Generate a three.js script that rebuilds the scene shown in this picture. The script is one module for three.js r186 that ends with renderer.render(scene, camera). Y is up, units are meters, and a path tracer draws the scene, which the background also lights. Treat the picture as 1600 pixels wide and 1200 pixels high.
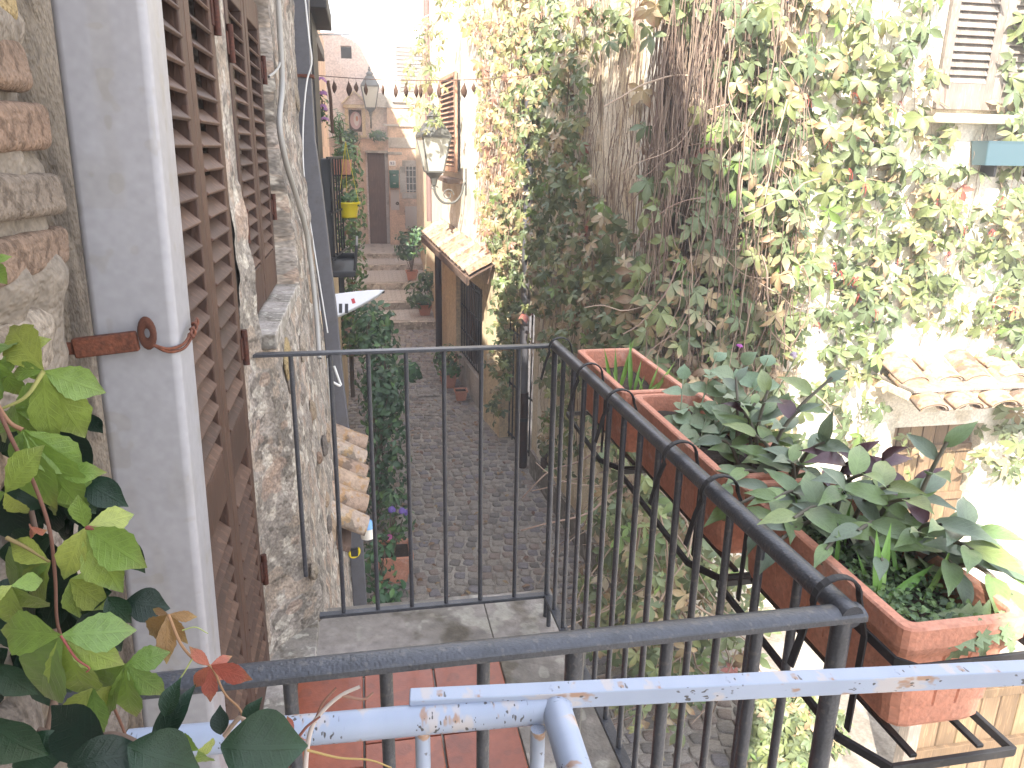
import * as THREE from 'three';
import { RoundedBoxGeometry } from 'three/addons/geometries/RoundedBoxGeometry.js';
import { mergeGeometries, mergeVertices } from 'three/addons/utils/BufferGeometryUtils.js';

// ---------- camera, sky, sun, exposure ----------
const scene = new THREE.Scene();
const rad = (d) => d * Math.PI / 180;
const PITCH = rad(16.951), YAW = rad(11.113), ROLL = rad(-1), FOCAL = 1200;
const V = (x, y, z) => new THREE.Vector3(x, y, z);
const flat = V(Math.sin(YAW), 0, -Math.cos(YAW));
const cFw = flat.clone().multiplyScalar(Math.cos(PITCH)).add(V(0, -Math.sin(PITCH), 0));
const cR0 = flat.clone().cross(V(0, 1, 0)), cU0 = cR0.clone().cross(cFw);
const cRt = cR0.clone().multiplyScalar(Math.cos(ROLL)).addScaledVector(cU0, -Math.sin(ROLL));
const cUp = cR0.clone().multiplyScalar(Math.sin(ROLL)).addScaledVector(cU0, Math.cos(ROLL));
const camera = new THREE.PerspectiveCamera(2 * Math.atan(600 / FOCAL) * 180 / Math.PI, 4 / 3, 0.05, 300);
camera.quaternion.setFromRotationMatrix(new THREE.Matrix4().makeBasis(cRt, cUp, cFw.clone().negate()));
camera.position.set(0, 0, 0);
scene.add(camera);

const sunDir = V(-0.332, 0.669, 0.664).normalize();
const sun = new THREE.DirectionalLight(new THREE.Color().setRGB(1, 0.94, 0.84), 3.1);
sun.position.copy(sunDir).multiplyScalar(40).add(V(1, -2, -8));
sun.target.position.set(1, -2, -8);
sun.castShadow = true; sun.shadow.radius = 1.3; sun.shadow.mapSize.set(4096, 4096);
Object.assign(sun.shadow.camera, { left: -22, right: 22, top: 22, bottom: -22, near: 1, far: 90 });
scene.add(sun, sun.target);
{
  const W = 256, Hh = 128, d = new Float32Array(W * Hh * 4);
  for (let j = 0; j < Hh; j++) {
    const up = Math.sin(((j + 0.5) / Hh - 0.5) * Math.PI), t = Math.pow(Math.max(up, 0), 0.5);
    for (let i = 0; i < W; i++) {
      const k = (j * W + i) * 4, g = 0.62;
      d[k] = g * (1.25 * (1 - t) + 0.74 * t); d[k + 1] = g * (1.25 * (1 - t) + 0.8 * t); d[k + 2] = g * (1.22 * (1 - t) + 0.98 * t); d[k + 3] = 1;
      if (up < 0) { d[k] = d[k + 1] = d[k + 2] = 0.2; }
    }
  }
  const sky = new THREE.DataTexture(d, W, Hh, THREE.RGBAFormat, THREE.FloatType);
  sky.mapping = THREE.EquirectangularReflectionMapping; sky.magFilter = THREE.LinearFilter; sky.needsUpdate = true;
  scene.background = sky; scene.environment = sky;
}
const renderer = new THREE.WebGLRenderer({ antialias: true });
renderer.setSize(1024, 768);
renderer.toneMapping = THREE.LinearToneMapping;
renderer.toneMappingExposure = 5.3;
renderer.shadowMap.enabled = true;

// photograph coordinates (1600 x 1200) to points of the place, used to measure where things stand
const rayOf = (px, py) => cFw.clone().addScaledVector(cRt, (px - 800) / FOCAL).addScaledVector(cUp, -(py - 600) / FOCAL);
const atX = (px, py, x) => { const r = rayOf(px, py); return r.multiplyScalar(x / r.x); };
const atY = (px, py, y) => { const r = rayOf(px, py); return r.multiplyScalar(y / r.y); };
const atZ = (px, py, z) => { const r = rayOf(px, py); return r.multiplyScalar(z / r.z); };
const atD = (px, py, d) => rayOf(px, py).multiplyScalar(d);
const proj = (v) => { const d = v.dot(cFw); return [800 + FOCAL * v.dot(cRt) / d, 600 - FOCAL * v.dot(cUp) / d, d]; };

// ---------- small tools ----------
function rng(seed) { let a = seed >>> 0; return () => { a = (a + 0x6D2B79F5) >>> 0; let t = Math.imul(a ^ (a >>> 15), 1 | a); t = (t + Math.imul(t ^ (t >>> 7), 61 | t)) ^ t; return ((t ^ (t >>> 14)) >>> 0) / 4294967296; }; }
const G = 'userData';
const used = new Map();
function numbered(n) { const k = used.get(n) ?? 0; used.set(n, k + 1); return k ? n + '_' + String(k).padStart(3, '0') : n; }
function tag(o, label, category, group, kind) {
  if (label) o[G].label = label; if (category) o[G].category = category; if (group) o[G].group = group; if (kind) o[G].kind = kind;
  return o;
}
function thing(name, label, category, group, pos = [0, 0, 0]) {
  const o = new THREE.Group(); o.name = numbered(name); o.position.set(...pos); scene.add(o);
  return tag(o, label, category, group);
}
function part(parent, name, geo, mat) {
  const m = new THREE.Mesh(geo, mat); m.name = name; m.castShadow = m.receiveShadow = true; parent.add(m); return m;
}
function single(name, geo, mat, label, category, group, kind) {
  const m = new THREE.Mesh(geo, mat); m.name = numbered(name); m.castShadow = m.receiveShadow = true; scene.add(m);
  return tag(m, label, category, group, kind);
}
const clamp = (x, a = 0, b = 1) => Math.min(b, Math.max(a, x));
const lerp = (a, b, t) => a + (b - a) * t;
const sstep = (a, b, x) => { const t = clamp((x - a) / (b - a)); return t * t * (3 - 2 * t); };
const mix3 = (a, b, t) => [lerp(a[0], b[0], t), lerp(a[1], b[1], t), lerp(a[2], b[2], t)];

// periodic value noise
const HASH = new Float32Array(65536); { const r = rng(77); for (let i = 0; i < 65536; i++) HASH[i] = r(); }
function vnoise(x, y, p, s = 0) {
  const xi = Math.floor(x), yi = Math.floor(y), fx = x - xi, fy = y - yi, u = fx * fx * (3 - 2 * fx), v = fy * fy * (3 - 2 * fy);
  const m = (q) => ((q % p) + p) % p, h = (a, b) => HASH[(m(a) * 157 + m(b) * 3571 + s * 7919) & 65535];
  return lerp(lerp(h(xi, yi), h(xi + 1, yi), u), lerp(h(xi, yi + 1), h(xi + 1, yi + 1), u), v);
}
function fbm(x, y, p, oct = 4, s = 0) { let a = 0.5, t = 0, n = 0; for (let i = 0; i < oct; i++) { t += a * vnoise(x * p, y * p, p, s + i); n += a; a *= 0.5; p *= 2; } return t / n; }
function noise3(x, y, z, s = 0) { // cheap non-periodic noise for displacement
  const f = (a, b, k) => vnoise(a + 31.7 * k, b + 11.3 * k, 256, s + k);
  return (f(x, y, 1) + f(y, z, 2) + f(z, x, 3)) / 3 - 0.5;
}
function tex(w, h, fn, srgb = true) {
  const d = new Uint8Array(w * h * 4);
  for (let j = 0; j < h; j++) for (let i = 0; i < w; i++) {
    const c = fn((i + 0.5) / w, (j + 0.5) / h), k = (j * w + i) * 4;
    d[k] = clamp(c[0]) * 255; d[k + 1] = clamp(c[1]) * 255; d[k + 2] = clamp(c[2]) * 255; d[k + 3] = 255;
  }
  const t = new THREE.DataTexture(d, w, h); t.wrapS = t.wrapT = THREE.RepeatWrapping; t.magFilter = THREE.LinearFilter; t.minFilter = THREE.LinearMipmapLinearFilter; t.generateMipmaps = true;
  if (srgb) t.colorSpace = THREE.SRGBColorSpace; t.needsUpdate = true; return t;
}
const rep = (t, s, s2 = s) => { const c = t.clone(); c.repeat.set(s, s2); c.needsUpdate = true; return c; };
const hex = (h) => [(h >> 16) / 255, ((h >> 8) & 255) / 255, (h & 255) / 255];

// ---------- geometry tools ----------
function boxUV(g0, s = 1) { // uv in metres by the way each face points
  const g = g0.index ? g0.toNonIndexed() : g0, p = g.attributes.position, uv = new Float32Array(p.count * 2), a = V(), b = V(), c = V(), n = V();
  for (let i = 0; i < p.count; i += 3) {
    a.fromBufferAttribute(p, i); b.fromBufferAttribute(p, i + 1); c.fromBufferAttribute(p, i + 2);
    n.copy(b).sub(a).cross(c.clone().sub(a)); const ax = Math.abs(n.x), ay = Math.abs(n.y), az = Math.abs(n.z);
    [a, b, c].forEach((q, k) => { const o = (i + k) * 2; if (ax >= ay && ax >= az) { uv[o] = q.z * s; uv[o + 1] = q.y * s; } else if (ay >= az) { uv[o] = q.x * s; uv[o + 1] = q.z * s; } else { uv[o] = q.x * s; uv[o + 1] = q.y * s; } });
  }
  g.setAttribute('uv', new THREE.BufferAttribute(uv, 2)); return g;
}
function box(x0, y0, z0, x1, y1, z1, r = 0.004) {
  const w = Math.abs(x1 - x0), h = Math.abs(y1 - y0), d = Math.abs(z1 - z0);
  const g = new RoundedBoxGeometry(w, h, d, 2, Math.min(r, w / 2.1, h / 2.1, d / 2.1)); g.translate((x0 + x1) / 2, (y0 + y1) / 2, (z0 + z1) / 2); return boxUV(g);
}
function plainBox(x0, y0, z0, x1, y1, z1) { const g = new THREE.BoxGeometry(Math.abs(x1 - x0), Math.abs(y1 - y0), Math.abs(z1 - z0)); g.translate((x0 + x1) / 2, (y0 + y1) / 2, (z0 + z1) / 2); return boxUV(g); }
function bar(a, b, w, h, r = 0.002) { // square bar from a to b; w across, h upright
  const d = b.clone().sub(a), L = d.length(), g = new RoundedBoxGeometry(w, h, L, 1, Math.min(r, w / 2.1, h / 2.1)); boxUVlen(g);
  const m = new THREE.Matrix4().lookAt(V(0, 0, 0), d, Math.abs(d.y) > L * 0.98 ? V(1, 0, 0) : V(0, 1, 0)); m.setPosition(a.clone().add(b).multiplyScalar(0.5)); g.applyMatrix4(m); return g;
}
function boxUVlen(g) { const q = boxUV(g); if (q !== g) { g.setIndex(null); for (const k in q.attributes) g.setAttribute(k, q.attributes[k]); } return g; }
function tube(pts, r, sides = 6, seg = 0, r1 = r) { // tapered tube through points
  const c = new THREE.CatmullRomCurve3(pts), n = seg || Math.max(2, (pts.length - 1) * 4), fr = c.computeFrenetFrames(n, false), P = [], N = [], U = [], I = [];
  const L = c.getLength();
  for (let i = 0; i <= n; i++) {
    const p = c.getPointAt(i / n), rr = lerp(r, r1, i / n);
    for (let j = 0; j <= sides; j++) {
      const t = j / sides * Math.PI * 2, nn = fr.normals[i].clone().multiplyScalar(Math.cos(t)).addScaledVector(fr.binormals[i], Math.sin(t));
      P.push(p.x + nn.x * rr, p.y + nn.y * rr, p.z + nn.z * rr); N.push(nn.x, nn.y, nn.z); U.push(j / sides * rr * 6.28, i / n * L);
    }
  }
  for (let i = 0; i < n; i++) for (let j = 0; j < sides; j++) { const a = i * (sides + 1) + j, b = a + sides + 1; I.push(a, a + 1, b, b, a + 1, b + 1); }
  const g = new THREE.BufferGeometry(); g.setAttribute('position', new THREE.Float32BufferAttribute(P, 3)); g.setAttribute('normal', new THREE.Float32BufferAttribute(N, 3)); g.setAttribute('uv', new THREE.Float32BufferAttribute(U, 2)); g.setIndex(I); return g;
}
function rod(a, b, r, sides = 10) { return capped(tube([a, a.clone().lerp(b, 0.5), b], r, sides, 2), a, b, r, sides); }
function capped(g, a, b, r, sides) {
  const d = b.clone().sub(a).normalize(), q = new THREE.Quaternion().setFromUnitVectors(V(0, 0, 1), d);
  const c1 = new THREE.CircleGeometry(r, sides).applyQuaternion(q).translate(b.x, b.y, b.z), c0 = new THREE.CircleGeometry(r, sides).rotateX(Math.PI).applyQuaternion(q).translate(a.x, a.y, a.z);
  return mergeGeometries([g, c0, c1]);
}
const merge = (list) => mergeGeometries(list.map((g) => { const q = g.index ? g.toNonIndexed() : g; for (const k of Object.keys(q.attributes)) if (!['position', 'normal', 'uv', 'color'].includes(k)) q.deleteAttribute(k); return q; }));
function mergePlaced(list) { // [{ geo, m, tint }] with vertex colours -> one geometry
  let nv = 0, ni = 0; for (const q of list) { nv += q.geo.attributes.position.count; ni += q.geo.index.count; }
  const P = new Float32Array(nv * 3), N = new Float32Array(nv * 3), U = new Float32Array(nv * 2), C = new Float32Array(nv * 3), I = new Uint32Array(ni); let o = 0, oi = 0; const v = V(), nm = new THREE.Matrix3();
  for (const q of list) {
    const a = q.geo.attributes, n = a.position.count, t = q.tint ?? [1, 1, 1]; nm.getNormalMatrix(q.m);
    for (let i = 0; i < n; i++) {
      v.fromBufferAttribute(a.position, i).applyMatrix4(q.m).toArray(P, (o + i) * 3); v.fromBufferAttribute(a.normal, i).applyMatrix3(nm).normalize().toArray(N, (o + i) * 3);
      U[(o + i) * 2] = a.uv.getX(i); U[(o + i) * 2 + 1] = a.uv.getY(i);
      C[(o + i) * 3] = a.color.getX(i) * t[0]; C[(o + i) * 3 + 1] = a.color.getY(i) * t[1]; C[(o + i) * 3 + 2] = a.color.getZ(i) * t[2];
    }
    for (let i = 0; i < q.geo.index.count; i++) I[oi + i] = q.geo.index.getX(i) + o;
    o += n; oi += q.geo.index.count;
  }
  const g = new THREE.BufferGeometry(); g.setAttribute('position', new THREE.BufferAttribute(P, 3)); g.setAttribute('normal', new THREE.BufferAttribute(N, 3)); g.setAttribute('uv', new THREE.BufferAttribute(U, 2)); g.setAttribute('color', new THREE.BufferAttribute(C, 3)); g.setIndex(new THREE.BufferAttribute(I, 1)); return g;
}
// upright loft through rounded-rectangle rings, with grooves; used for boxes and pots
function rectLoft(rings, grooves = 0, cs = 3) {
  const perim = (hx, hz, r, notch) => {
    const out = [], corner = (cx, cz, a0) => { for (let k = 0; k <= cs; k++) { const t = a0 + k / cs * Math.PI / 2; out.push([cx + Math.cos(t) * r, cz + Math.sin(t) * r]); } };
    const side = (x0, z0, x1, z1, nx, nz, n) => { for (let k = 1; k <= n; k++) { const t = k / (n + 1), w = 0.0025 / Math.hypot(x1 - x0, z1 - z0); for (const [d, q] of [[-w, 0], [0, notch], [w, 0]]) out.push([lerp(x0, x1, t + d) - nx * q, lerp(z0, z1, t + d) - nz * q]); } };
    const n1 = grooves ? 2 : 0, n2 = grooves;
    corner(hx - r, hz - r, 0); side(hx - r, hz, -hx + r, hz, 0, 1, n1); corner(-hx + r, hz - r, Math.PI / 2); side(-hx, hz - r, -hx, -hz + r, -1, 0, n2);
    corner(-hx + r, -hz + r, Math.PI); side(-hx + r, -hz, hx - r, -hz, 0, -1, n1); corner(hx - r, -hz + r, Math.PI * 1.5); side(hx, -hz + r, hx, hz - r, 1, 0, n2); return out;
  };
  const R = rings.map((q) => perim(q.hx, q.hz, q.r ?? 0.01, q.notch ?? 0).map(([x, z]) => V(x, q.y, z))), tri = [];
  for (let i = 0; i + 1 < R.length; i++) { const n = R[i].length; for (let j = 0; j < n; j++) { const k = (j + 1) % n; tri.push(R[i][j], R[i + 1][j], R[i][k], R[i + 1][j], R[i + 1][k], R[i][k]); } }
  const cap = (ring, up) => { const c = V(0, ring[0].y, 0); for (let j = 0; j < ring.length; j++) { const k = (j + 1) % ring.length; up ? tri.push(c, ring[k], ring[j]) : tri.push(c, ring[j], ring[k]); } };
  cap(R[0], false); cap(R[R.length - 1], true);
  const g = new THREE.BufferGeometry().setFromPoints(tri); g.computeVertexNormals(); return boxUV(g);
}
// ---------- procedural surfaces ----------
const STD = (o) => new THREE.MeshStandardMaterial(o);
const speck = (u, v, n, th, s) => vnoise(u * n, v * n, n, s) > th ? 1 : 0;
const tPlaster = (base, dark, light, amt, s) => tex(512, 512, (u, v) => {
  const a = fbm(u, v, 3, 5, s), b = fbm(u, v, 16, 3, s + 9), c = fbm(u, v, 90, 2, s + 20), st = sstep(0.56, 0.7, fbm(u, v * 0.5, 6, 4, s + 31));
  let q = mix3(base, light, clamp((a - 0.4) * 2.2)); q = mix3(q, dark, clamp(st * 0.8 * amt + sstep(0.6, 0.8, b) * 0.35 * amt));
  const g = 0.94 + (c - 0.5) * 0.22; return q.map((x) => x * g);
});
const hBump = tex(512, 512, (u, v) => { const q = 0.55 * fbm(u, v, 8, 4, 3) + 0.45 * fbm(u, v, 60, 3, 5); return [q, q, q]; }, false);
const hFine = tex(256, 256, (u, v) => { const q = fbm(u, v, 40, 3, 8); return [q, q, q]; }, false);
const tWhite = tPlaster(hex(0xe9e2d2), hex(0xc2b59c), hex(0xf2ece0), 0.6, 1);
const tCream = tPlaster(hex(0xe6d8bd), hex(0xb9a17d), hex(0xeee4cf), 0.7, 2);
const tPink = tPlaster(hex(0xefddd2), hex(0xe0c8ba), hex(0xf4e9e2), 0.5, 3);
const tOrange = tPlaster(hex(0xe4c4ac), hex(0xc2a893), hex(0xedd7c2), 0.9, 4);
const tYellow = tPlaster(hex(0xe4d0ac), hex(0xc6ae8c), hex(0xecdcc0), 0.6, 6);
const tGreyWall = tPlaster(hex(0xb9b3ac), hex(0x8f8880), hex(0xcfcac4), 0.8, 7);
const tConcrete = tex(512, 512, (u, v) => {
  const a = fbm(u, v, 4, 5, 40), b = fbm(u, v, 30, 3, 41), l = sstep(0.62, 0.7, fbm(u, v, 14, 3, 42)), d = sstep(0.6, 0.75, fbm(u, v, 7, 4, 43));
  let q = mix3(hex(0x6d6860), hex(0x97908a), clamp(a * 1.6 - 0.3)); q = mix3(q, hex(0xa9a69a), l * 0.6); q = mix3(q, hex(0x4c4538), d * 0.6);
  return q.map((x) => x * (0.85 + b * 0.3));
});
// old lime plaster with rubble and scraps of brick showing through
const tRubble = tex(1024, 1024, (u, v) => {
  const a = fbm(u, v, 6, 5, 50), b = fbm(u, v, 24, 4, 51), br = sstep(0.62, 0.66, fbm(u, v, 9, 3, 52)), dk = sstep(0.58, 0.68, fbm(u, v, 8, 4, 53)), li = sstep(0.6, 0.7, fbm(u, v, 18, 3, 54)), rd = sstep(0.66, 0.7, fbm(u, v, 14, 2, 56));
  let q = mix3(hex(0x7b746b), hex(0x9a9188), clamp(a * 2 - 0.5)); q = mix3(q, hex(0xa8937e), br * 0.4); q = mix3(q, hex(0x5f5952), dk * 0.6); q = mix3(q, hex(0xbcb5a8), li * 0.7); q = mix3(q, hex(0xa08472), rd * 0.4);
  q = mix3(q, hex(0x4a443d), sstep(0.62, 0.78, b) * 0.6); const g = 0.8 + 0.4 * fbm(u, v, 120, 2, 55); return q.map((x) => x * g);
});
const hRubble = tex(1024, 1024, (u, v) => { const q = 0.5 * fbm(u, v, 8, 5, 53) + 0.3 * fbm(u, v, 24, 4, 51) + 0.2 * fbm(u, v, 100, 2, 55); return [q, q, q]; }, false);
const tStone = tex(512, 512, (u, v) => { const a = fbm(u, v, 5, 5, 60), b = fbm(u, v, 40, 3, 61), s = sstep(0.6, 0.75, fbm(u, v, 12, 3, 62)); const q = mix3([0.8, 0.8, 0.8], [1, 1, 1], a); return mix3(q, [0.62, 0.6, 0.58], s * 0.7).map((x) => x * (0.82 + b * 0.36)); });
const tWood = tex(256, 512, (u, v) => {
  const g = fbm(u * 3, v * 0.12, 20, 4, 70), w = fbm(u, v, 4, 3, 71), sc = sstep(0.66, 0.75, fbm(u, v * 0.3, 24, 2, 72));
  const q = mix3([0.78, 0.78, 0.78], [1.0, 1.0, 1.0], g); return mix3(q, [1.25, 1.22, 1.2], sc * 0.5).map((x) => x * (0.86 + 0.24 * w));
});
const tTerra = tex(512, 512, (u, v) => {
  const a = fbm(u, v, 4, 4, 80), b = fbm(u, v, 50, 3, 81), l = sstep(0.6, 0.75, fbm(u, v, 6, 4, 82));
  const q = mix3(hex(0xba7a62), hex(0xca967f), a); return mix3(q, hex(0xd8b8aa), l * 0.5).map((x) => x * (0.9 + b * 0.2));
});
const tFloorTile = tex(256, 256, (u, v) => { const a = fbm(u, v, 3, 4, 85), b = fbm(u, v, 30, 2, 86), s = sstep(0.6, 0.7, fbm(u, v, 8, 3, 87)); return mix3(mix3(hex(0x8e4c35), hex(0xa66248), a), hex(0x84503f), s * 0.6).map((x) => x * (0.93 + b * 0.14)); });
const tCoppo = tex(512, 512, (u, v) => {
  const a = fbm(u, v, 4, 4, 90), b = fbm(u, v, 50, 3, 91), l = sstep(0.56, 0.66, fbm(u, v, 9, 4, 92)), d = sstep(0.62, 0.7, fbm(u, v, 7, 4, 93)), y = sstep(0.62, 0.68, fbm(u, v, 20, 2, 94));
  let q = mix3(hex(0xae9c8c), hex(0xbfafa0), a); q = mix3(q, hex(0xc4b8a6), l * 0.7); q = mix3(q, hex(0x6b6156), d * 0.6); q = mix3(q, hex(0xb58a4c), y * 0.4); return q.map((x) => x * (0.86 + b * 0.28));
});
const tRust = tex(256, 256, (u, v) => { const a = fbm(u, v, 6, 4, 100), b = fbm(u, v, 40, 3, 101); return mix3(hex(0x4a2c22), hex(0x7c4a34), a).map((x) => x * (0.75 + b * 0.5)); });
const tIron = tex(256, 256, (u, v) => { const a = fbm(u, v, 5, 4, 105), b = fbm(u, v, 60, 2, 106), s = sstep(0.7, 0.76, fbm(u, v, 22, 2, 107)); return mix3(mix3(hex(0x3c3e42), hex(0x4c4e54), a), hex(0x66625e), s * 0.5).map((x) => x * (0.9 + b * 0.2)); });
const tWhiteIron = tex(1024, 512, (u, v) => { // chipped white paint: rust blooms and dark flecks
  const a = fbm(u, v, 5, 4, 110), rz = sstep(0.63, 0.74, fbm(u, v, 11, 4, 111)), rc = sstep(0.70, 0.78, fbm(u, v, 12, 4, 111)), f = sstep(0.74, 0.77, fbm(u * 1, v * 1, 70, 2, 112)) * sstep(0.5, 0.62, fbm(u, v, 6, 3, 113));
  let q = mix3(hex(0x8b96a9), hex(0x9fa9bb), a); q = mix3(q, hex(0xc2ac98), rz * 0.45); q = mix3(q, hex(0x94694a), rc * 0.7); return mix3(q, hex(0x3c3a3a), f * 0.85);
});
const tPipe = tex(512, 512, (u, v) => { const a = fbm(u, v, 4, 4, 115), s = sstep(0.62, 0.72, fbm(u * 2, v * 0.5, 8, 3, 116)), b = fbm(u, v, 80, 2, 117), d = sstep(0.72, 0.76, fbm(u, v, 30, 2, 118)); return mix3(mix3(hex(0x939296), hex(0xa09fa2), a), hex(0x8f8b85), s * 0.25 + d * 0.4).map((x) => x * (0.96 + b * 0.08)); });
const tLeaf = tex(256, 256, (u, v) => { // u across, v along: midrib and side veins, mottling
  const x = Math.abs(u - 0.5) * 2, rib = 1 - sstep(0.02, 0.07, x), s = (v * 9 - x * 2.2) % 1, q = ((s % 1) + 1) % 1, vein = (1 - sstep(0.03, 0.12, Math.min(q, 1 - q))) * sstep(0.02, 0.2, x);
  const m = fbm(u, v, 9, 4, 120), f = fbm(u, v, 60, 2, 121); const k = 0.84 + 0.16 * m + 0.08 * f + rib * 0.2 + vein * 0.1; return [k, k, k * (1 - 0.1 * rib)];
}, true);
const tSoil = tex(256, 256, (u, v) => { const a = fbm(u, v, 12, 4, 125), b = vnoise(u * 90, v * 90, 90, 126); return mix3(hex(0x241c16), hex(0x4a3d30), a).map((x) => x * (0.6 + b * 0.8)); });

const M = {};
const withBump = (map, bump, bs, r, extra = {}) => STD({ map, bumpMap: bump, bumpScale: bs, roughness: r, ...extra });
M.white = withBump(tWhite, rep(hBump, 1), 0.006, 0.95);
M.cream = withBump(tCream, rep(hBump, 1), 0.006, 0.95);
M.pink = withBump(rep(tPink, 0.35), rep(hBump, 0.5), 0.003, 0.95);
M.orange = withBump(rep(tOrange, 0.5), rep(hBump, 0.5), 0.005, 0.95);
M.yellow = withBump(rep(tYellow, 0.5), rep(hBump, 0.7), 0.008, 0.95);
M.greyWall = withBump(rep(tGreyWall, 0.7), rep(hBump, 0.8), 0.008, 0.95);
M.concrete = withBump(rep(tConcrete, 1.1), rep(hBump, 2), 0.004, 0.92);
M.rubble = withBump(rep(tRubble, 1.25), rep(hRubble, 1.25), 0.025, 0.96);
M.slab = withBump(rep(tConcrete, 3), rep(hFine, 3), 0.002, 0.9, { color: new THREE.Color().setRGB(1.25, 1.25, 1.25) });
const tint = (map, c, r, bump, bs, extra = {}) => STD({ map, color: new THREE.Color(c), roughness: r, bumpMap: bump, bumpScale: bs, ...extra });
M.brick = [0x94836e, 0x86705f, 0xa08c64, 0x7e7164, 0xa08e74, 0x88705e].map((c) => tint(rep(tStone, 5), c, 0.95, rep(hBump, 5), 0.006));
M.stone = [0x8c8278, 0x7a7067, 0x9f9384, 0x6e655d, 0x978b7a, 0xa08b74].map((c) => tint(rep(tStone, 4), c, 0.95, rep(hBump, 4), 0.008));
M.wood = [0x4f372b, 0x473026, 0x563d30].map((c) => tint(rep(tWood, 4, 3), c, 0.62, rep(tWood, 4, 3), 0.0015));
M.slat = [0x5d4436, 0x543c30, 0x664c3d, 0x4d372b].map((c) => tint(rep(tWood, 3, 5), c, 0.68, rep(tWood, 3, 5), 0.0015));
M.greyWood = [0xa3978d, 0x968a80, 0xada297].map((c) => tint(rep(tWood, 4, 3), c, 0.8, rep(tWood, 4, 3), 0.0015));
M.plank = [0x8c7358, 0x7e664c, 0x98805f].map((c) => tint(rep(tWood, 4, 1.5), c, 0.85, rep(tWood, 4, 1.5), 0.002));
M.orangeWood = tint(rep(tWood, 4, 3), 0xd2a486, 0.7, rep(tWood, 4, 3), 0.001);
M.dullDoor = tint(rep(tWood, 2, 1), 0x7d6658, 0.8, rep(tWood, 2, 1), 0.002);
M.terra = withBump(rep(tTerra, 3), rep(hFine, 6), 0.0012, 0.85);
M.pot = withBump(rep(tTerra, 2), rep(hFine, 5), 0.001, 0.85);
M.tile = [0xffffff, 0xe9dcd6, 0xf6ece8].map((c) => STD({ map: rep(tFloorTile, 2.2), color: c, roughness: 0.28, bumpMap: rep(hFine, 5), bumpScale: 0.0004 }));
M.coppo = [0xe6e2de, 0xdcd0c6, 0xd2c4ba, 0xe8ded2].map((c) => tint(rep(tCoppo, 2), c, 0.95, rep(hBump, 4), 0.004));
M.rust = tint(rep(tRust, 6), 0xffffff, 0.9, rep(hFine, 8), 0.001);
M.iron = STD({ map: rep(tIron, 6), color: new THREE.Color().setRGB(0.95, 0.96, 0.98), roughness: 0.36, metalness: 0.15, bumpMap: rep(hFine, 8), bumpScale: 0.0006 });
M.ironFlat = STD({ map: rep(tIron, 4), roughness: 0.5, metalness: 0.15 });
M.darkIron = STD({ map: rep(tIron, 4), color: 0x9a9490, roughness: 0.6, metalness: 0.1 });
M.brownIron = STD({ map: rep(tRust, 5), color: 0xb5a39a, roughness: 0.7, metalness: 0.2 });
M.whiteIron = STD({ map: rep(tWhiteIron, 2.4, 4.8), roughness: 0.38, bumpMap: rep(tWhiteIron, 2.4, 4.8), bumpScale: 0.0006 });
M.pipe = STD({ map: rep(tPipe, 1.2), roughness: 0.4, bumpMap: rep(hFine, 2), bumpScale: 0.0003 });
M.greyPipe = STD({ map: rep(tPipe, 1.5), color: 0x9a9a9e, roughness: 0.45 });
M.lowPipe = STD({ map: rep(tRust, 1.5), color: 0x8d8a86, roughness: 0.7 });
M.pinkPipe = STD({ map: rep(tPipe, 1), color: 0xd0a89c, roughness: 0.6 });
M.whiteCable = STD({ color: 0xd9d9d6, roughness: 0.5 });
M.greyCable = STD({ color: 0x9b9892, roughness: 0.6 });
M.wire = STD({ color: 0x6b5346, roughness: 0.7 });
M.soil = STD({ map: rep(tSoil, 4), roughness: 1, bumpMap: rep(tSoil, 4), bumpScale: 0.01 });
M.grout = withBump(rep(tConcrete, 2), rep(hFine, 4), 0.002, 0.95);
M.mortar = withBump(rep(tPlaster(hex(0x80766a), hex(0x574f47), hex(0x958a7c), 1, 8), 1.6), rep(hRubble, 1.6), 0.02, 0.96);
M.bark = tint(rep(tWood, 6, 2), 0x6b5142, 0.95, rep(tWood, 6, 2), 0.002);
M.twig = tint(rep(tWood, 6, 2), 0xa08c78, 0.9, null, 0);
M.redStem = tint(rep(tWood, 6, 2), 0x9a5a42, 0.8, null, 0);
M.deadStem = new THREE.MeshStandardMaterial({ vertexColors: true, roughness: 0.95 });
M.leaf = new THREE.MeshPhysicalMaterial({ vertexColors: true, map: tLeaf, roughness: 0.48, side: THREE.DoubleSide, transmission: 0.22, thickness: 0, bumpMap: tLeaf, bumpScale: 0.001 });
M.gloss = new THREE.MeshPhysicalMaterial({ vertexColors: true, map: tLeaf, roughness: 0.34, specularIntensity: 0.55, side: THREE.DoubleSide, bumpMap: tLeaf, bumpScale: 0.001 });
M.fleshy = new THREE.MeshPhysicalMaterial({ vertexColors: true, map: tLeaf, roughness: 0.45, side: THREE.DoubleSide, transmission: 0.12, thickness: 0, bumpMap: tLeaf, bumpScale: 0.0005 });
M.petal = new THREE.MeshPhysicalMaterial({ vertexColors: true, roughness: 0.8, side: THREE.DoubleSide, transmission: 0.3, thickness: 0 });
M.glass = new THREE.MeshPhysicalMaterial({ color: 0xe6e8e0, roughness: 0.7, transmission: 0.5, thickness: 0 });
M.dark = STD({ map: rep(tWood, 2, 2), color: 0x54453a, roughness: 0.8 });
M.darkRoomPane = STD({ color: 0x4a5054, roughness: 0.08 });  // opaque sheet; the darkness of the room behind is put into its colour
M.inner = withBump(rep(tGreyWall, 0.7), rep(hBump, 0.8), 0.008, 0.95);
M.yellowPlastic = STD({ color: 0xd9c412, roughness: 0.4 });
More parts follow.
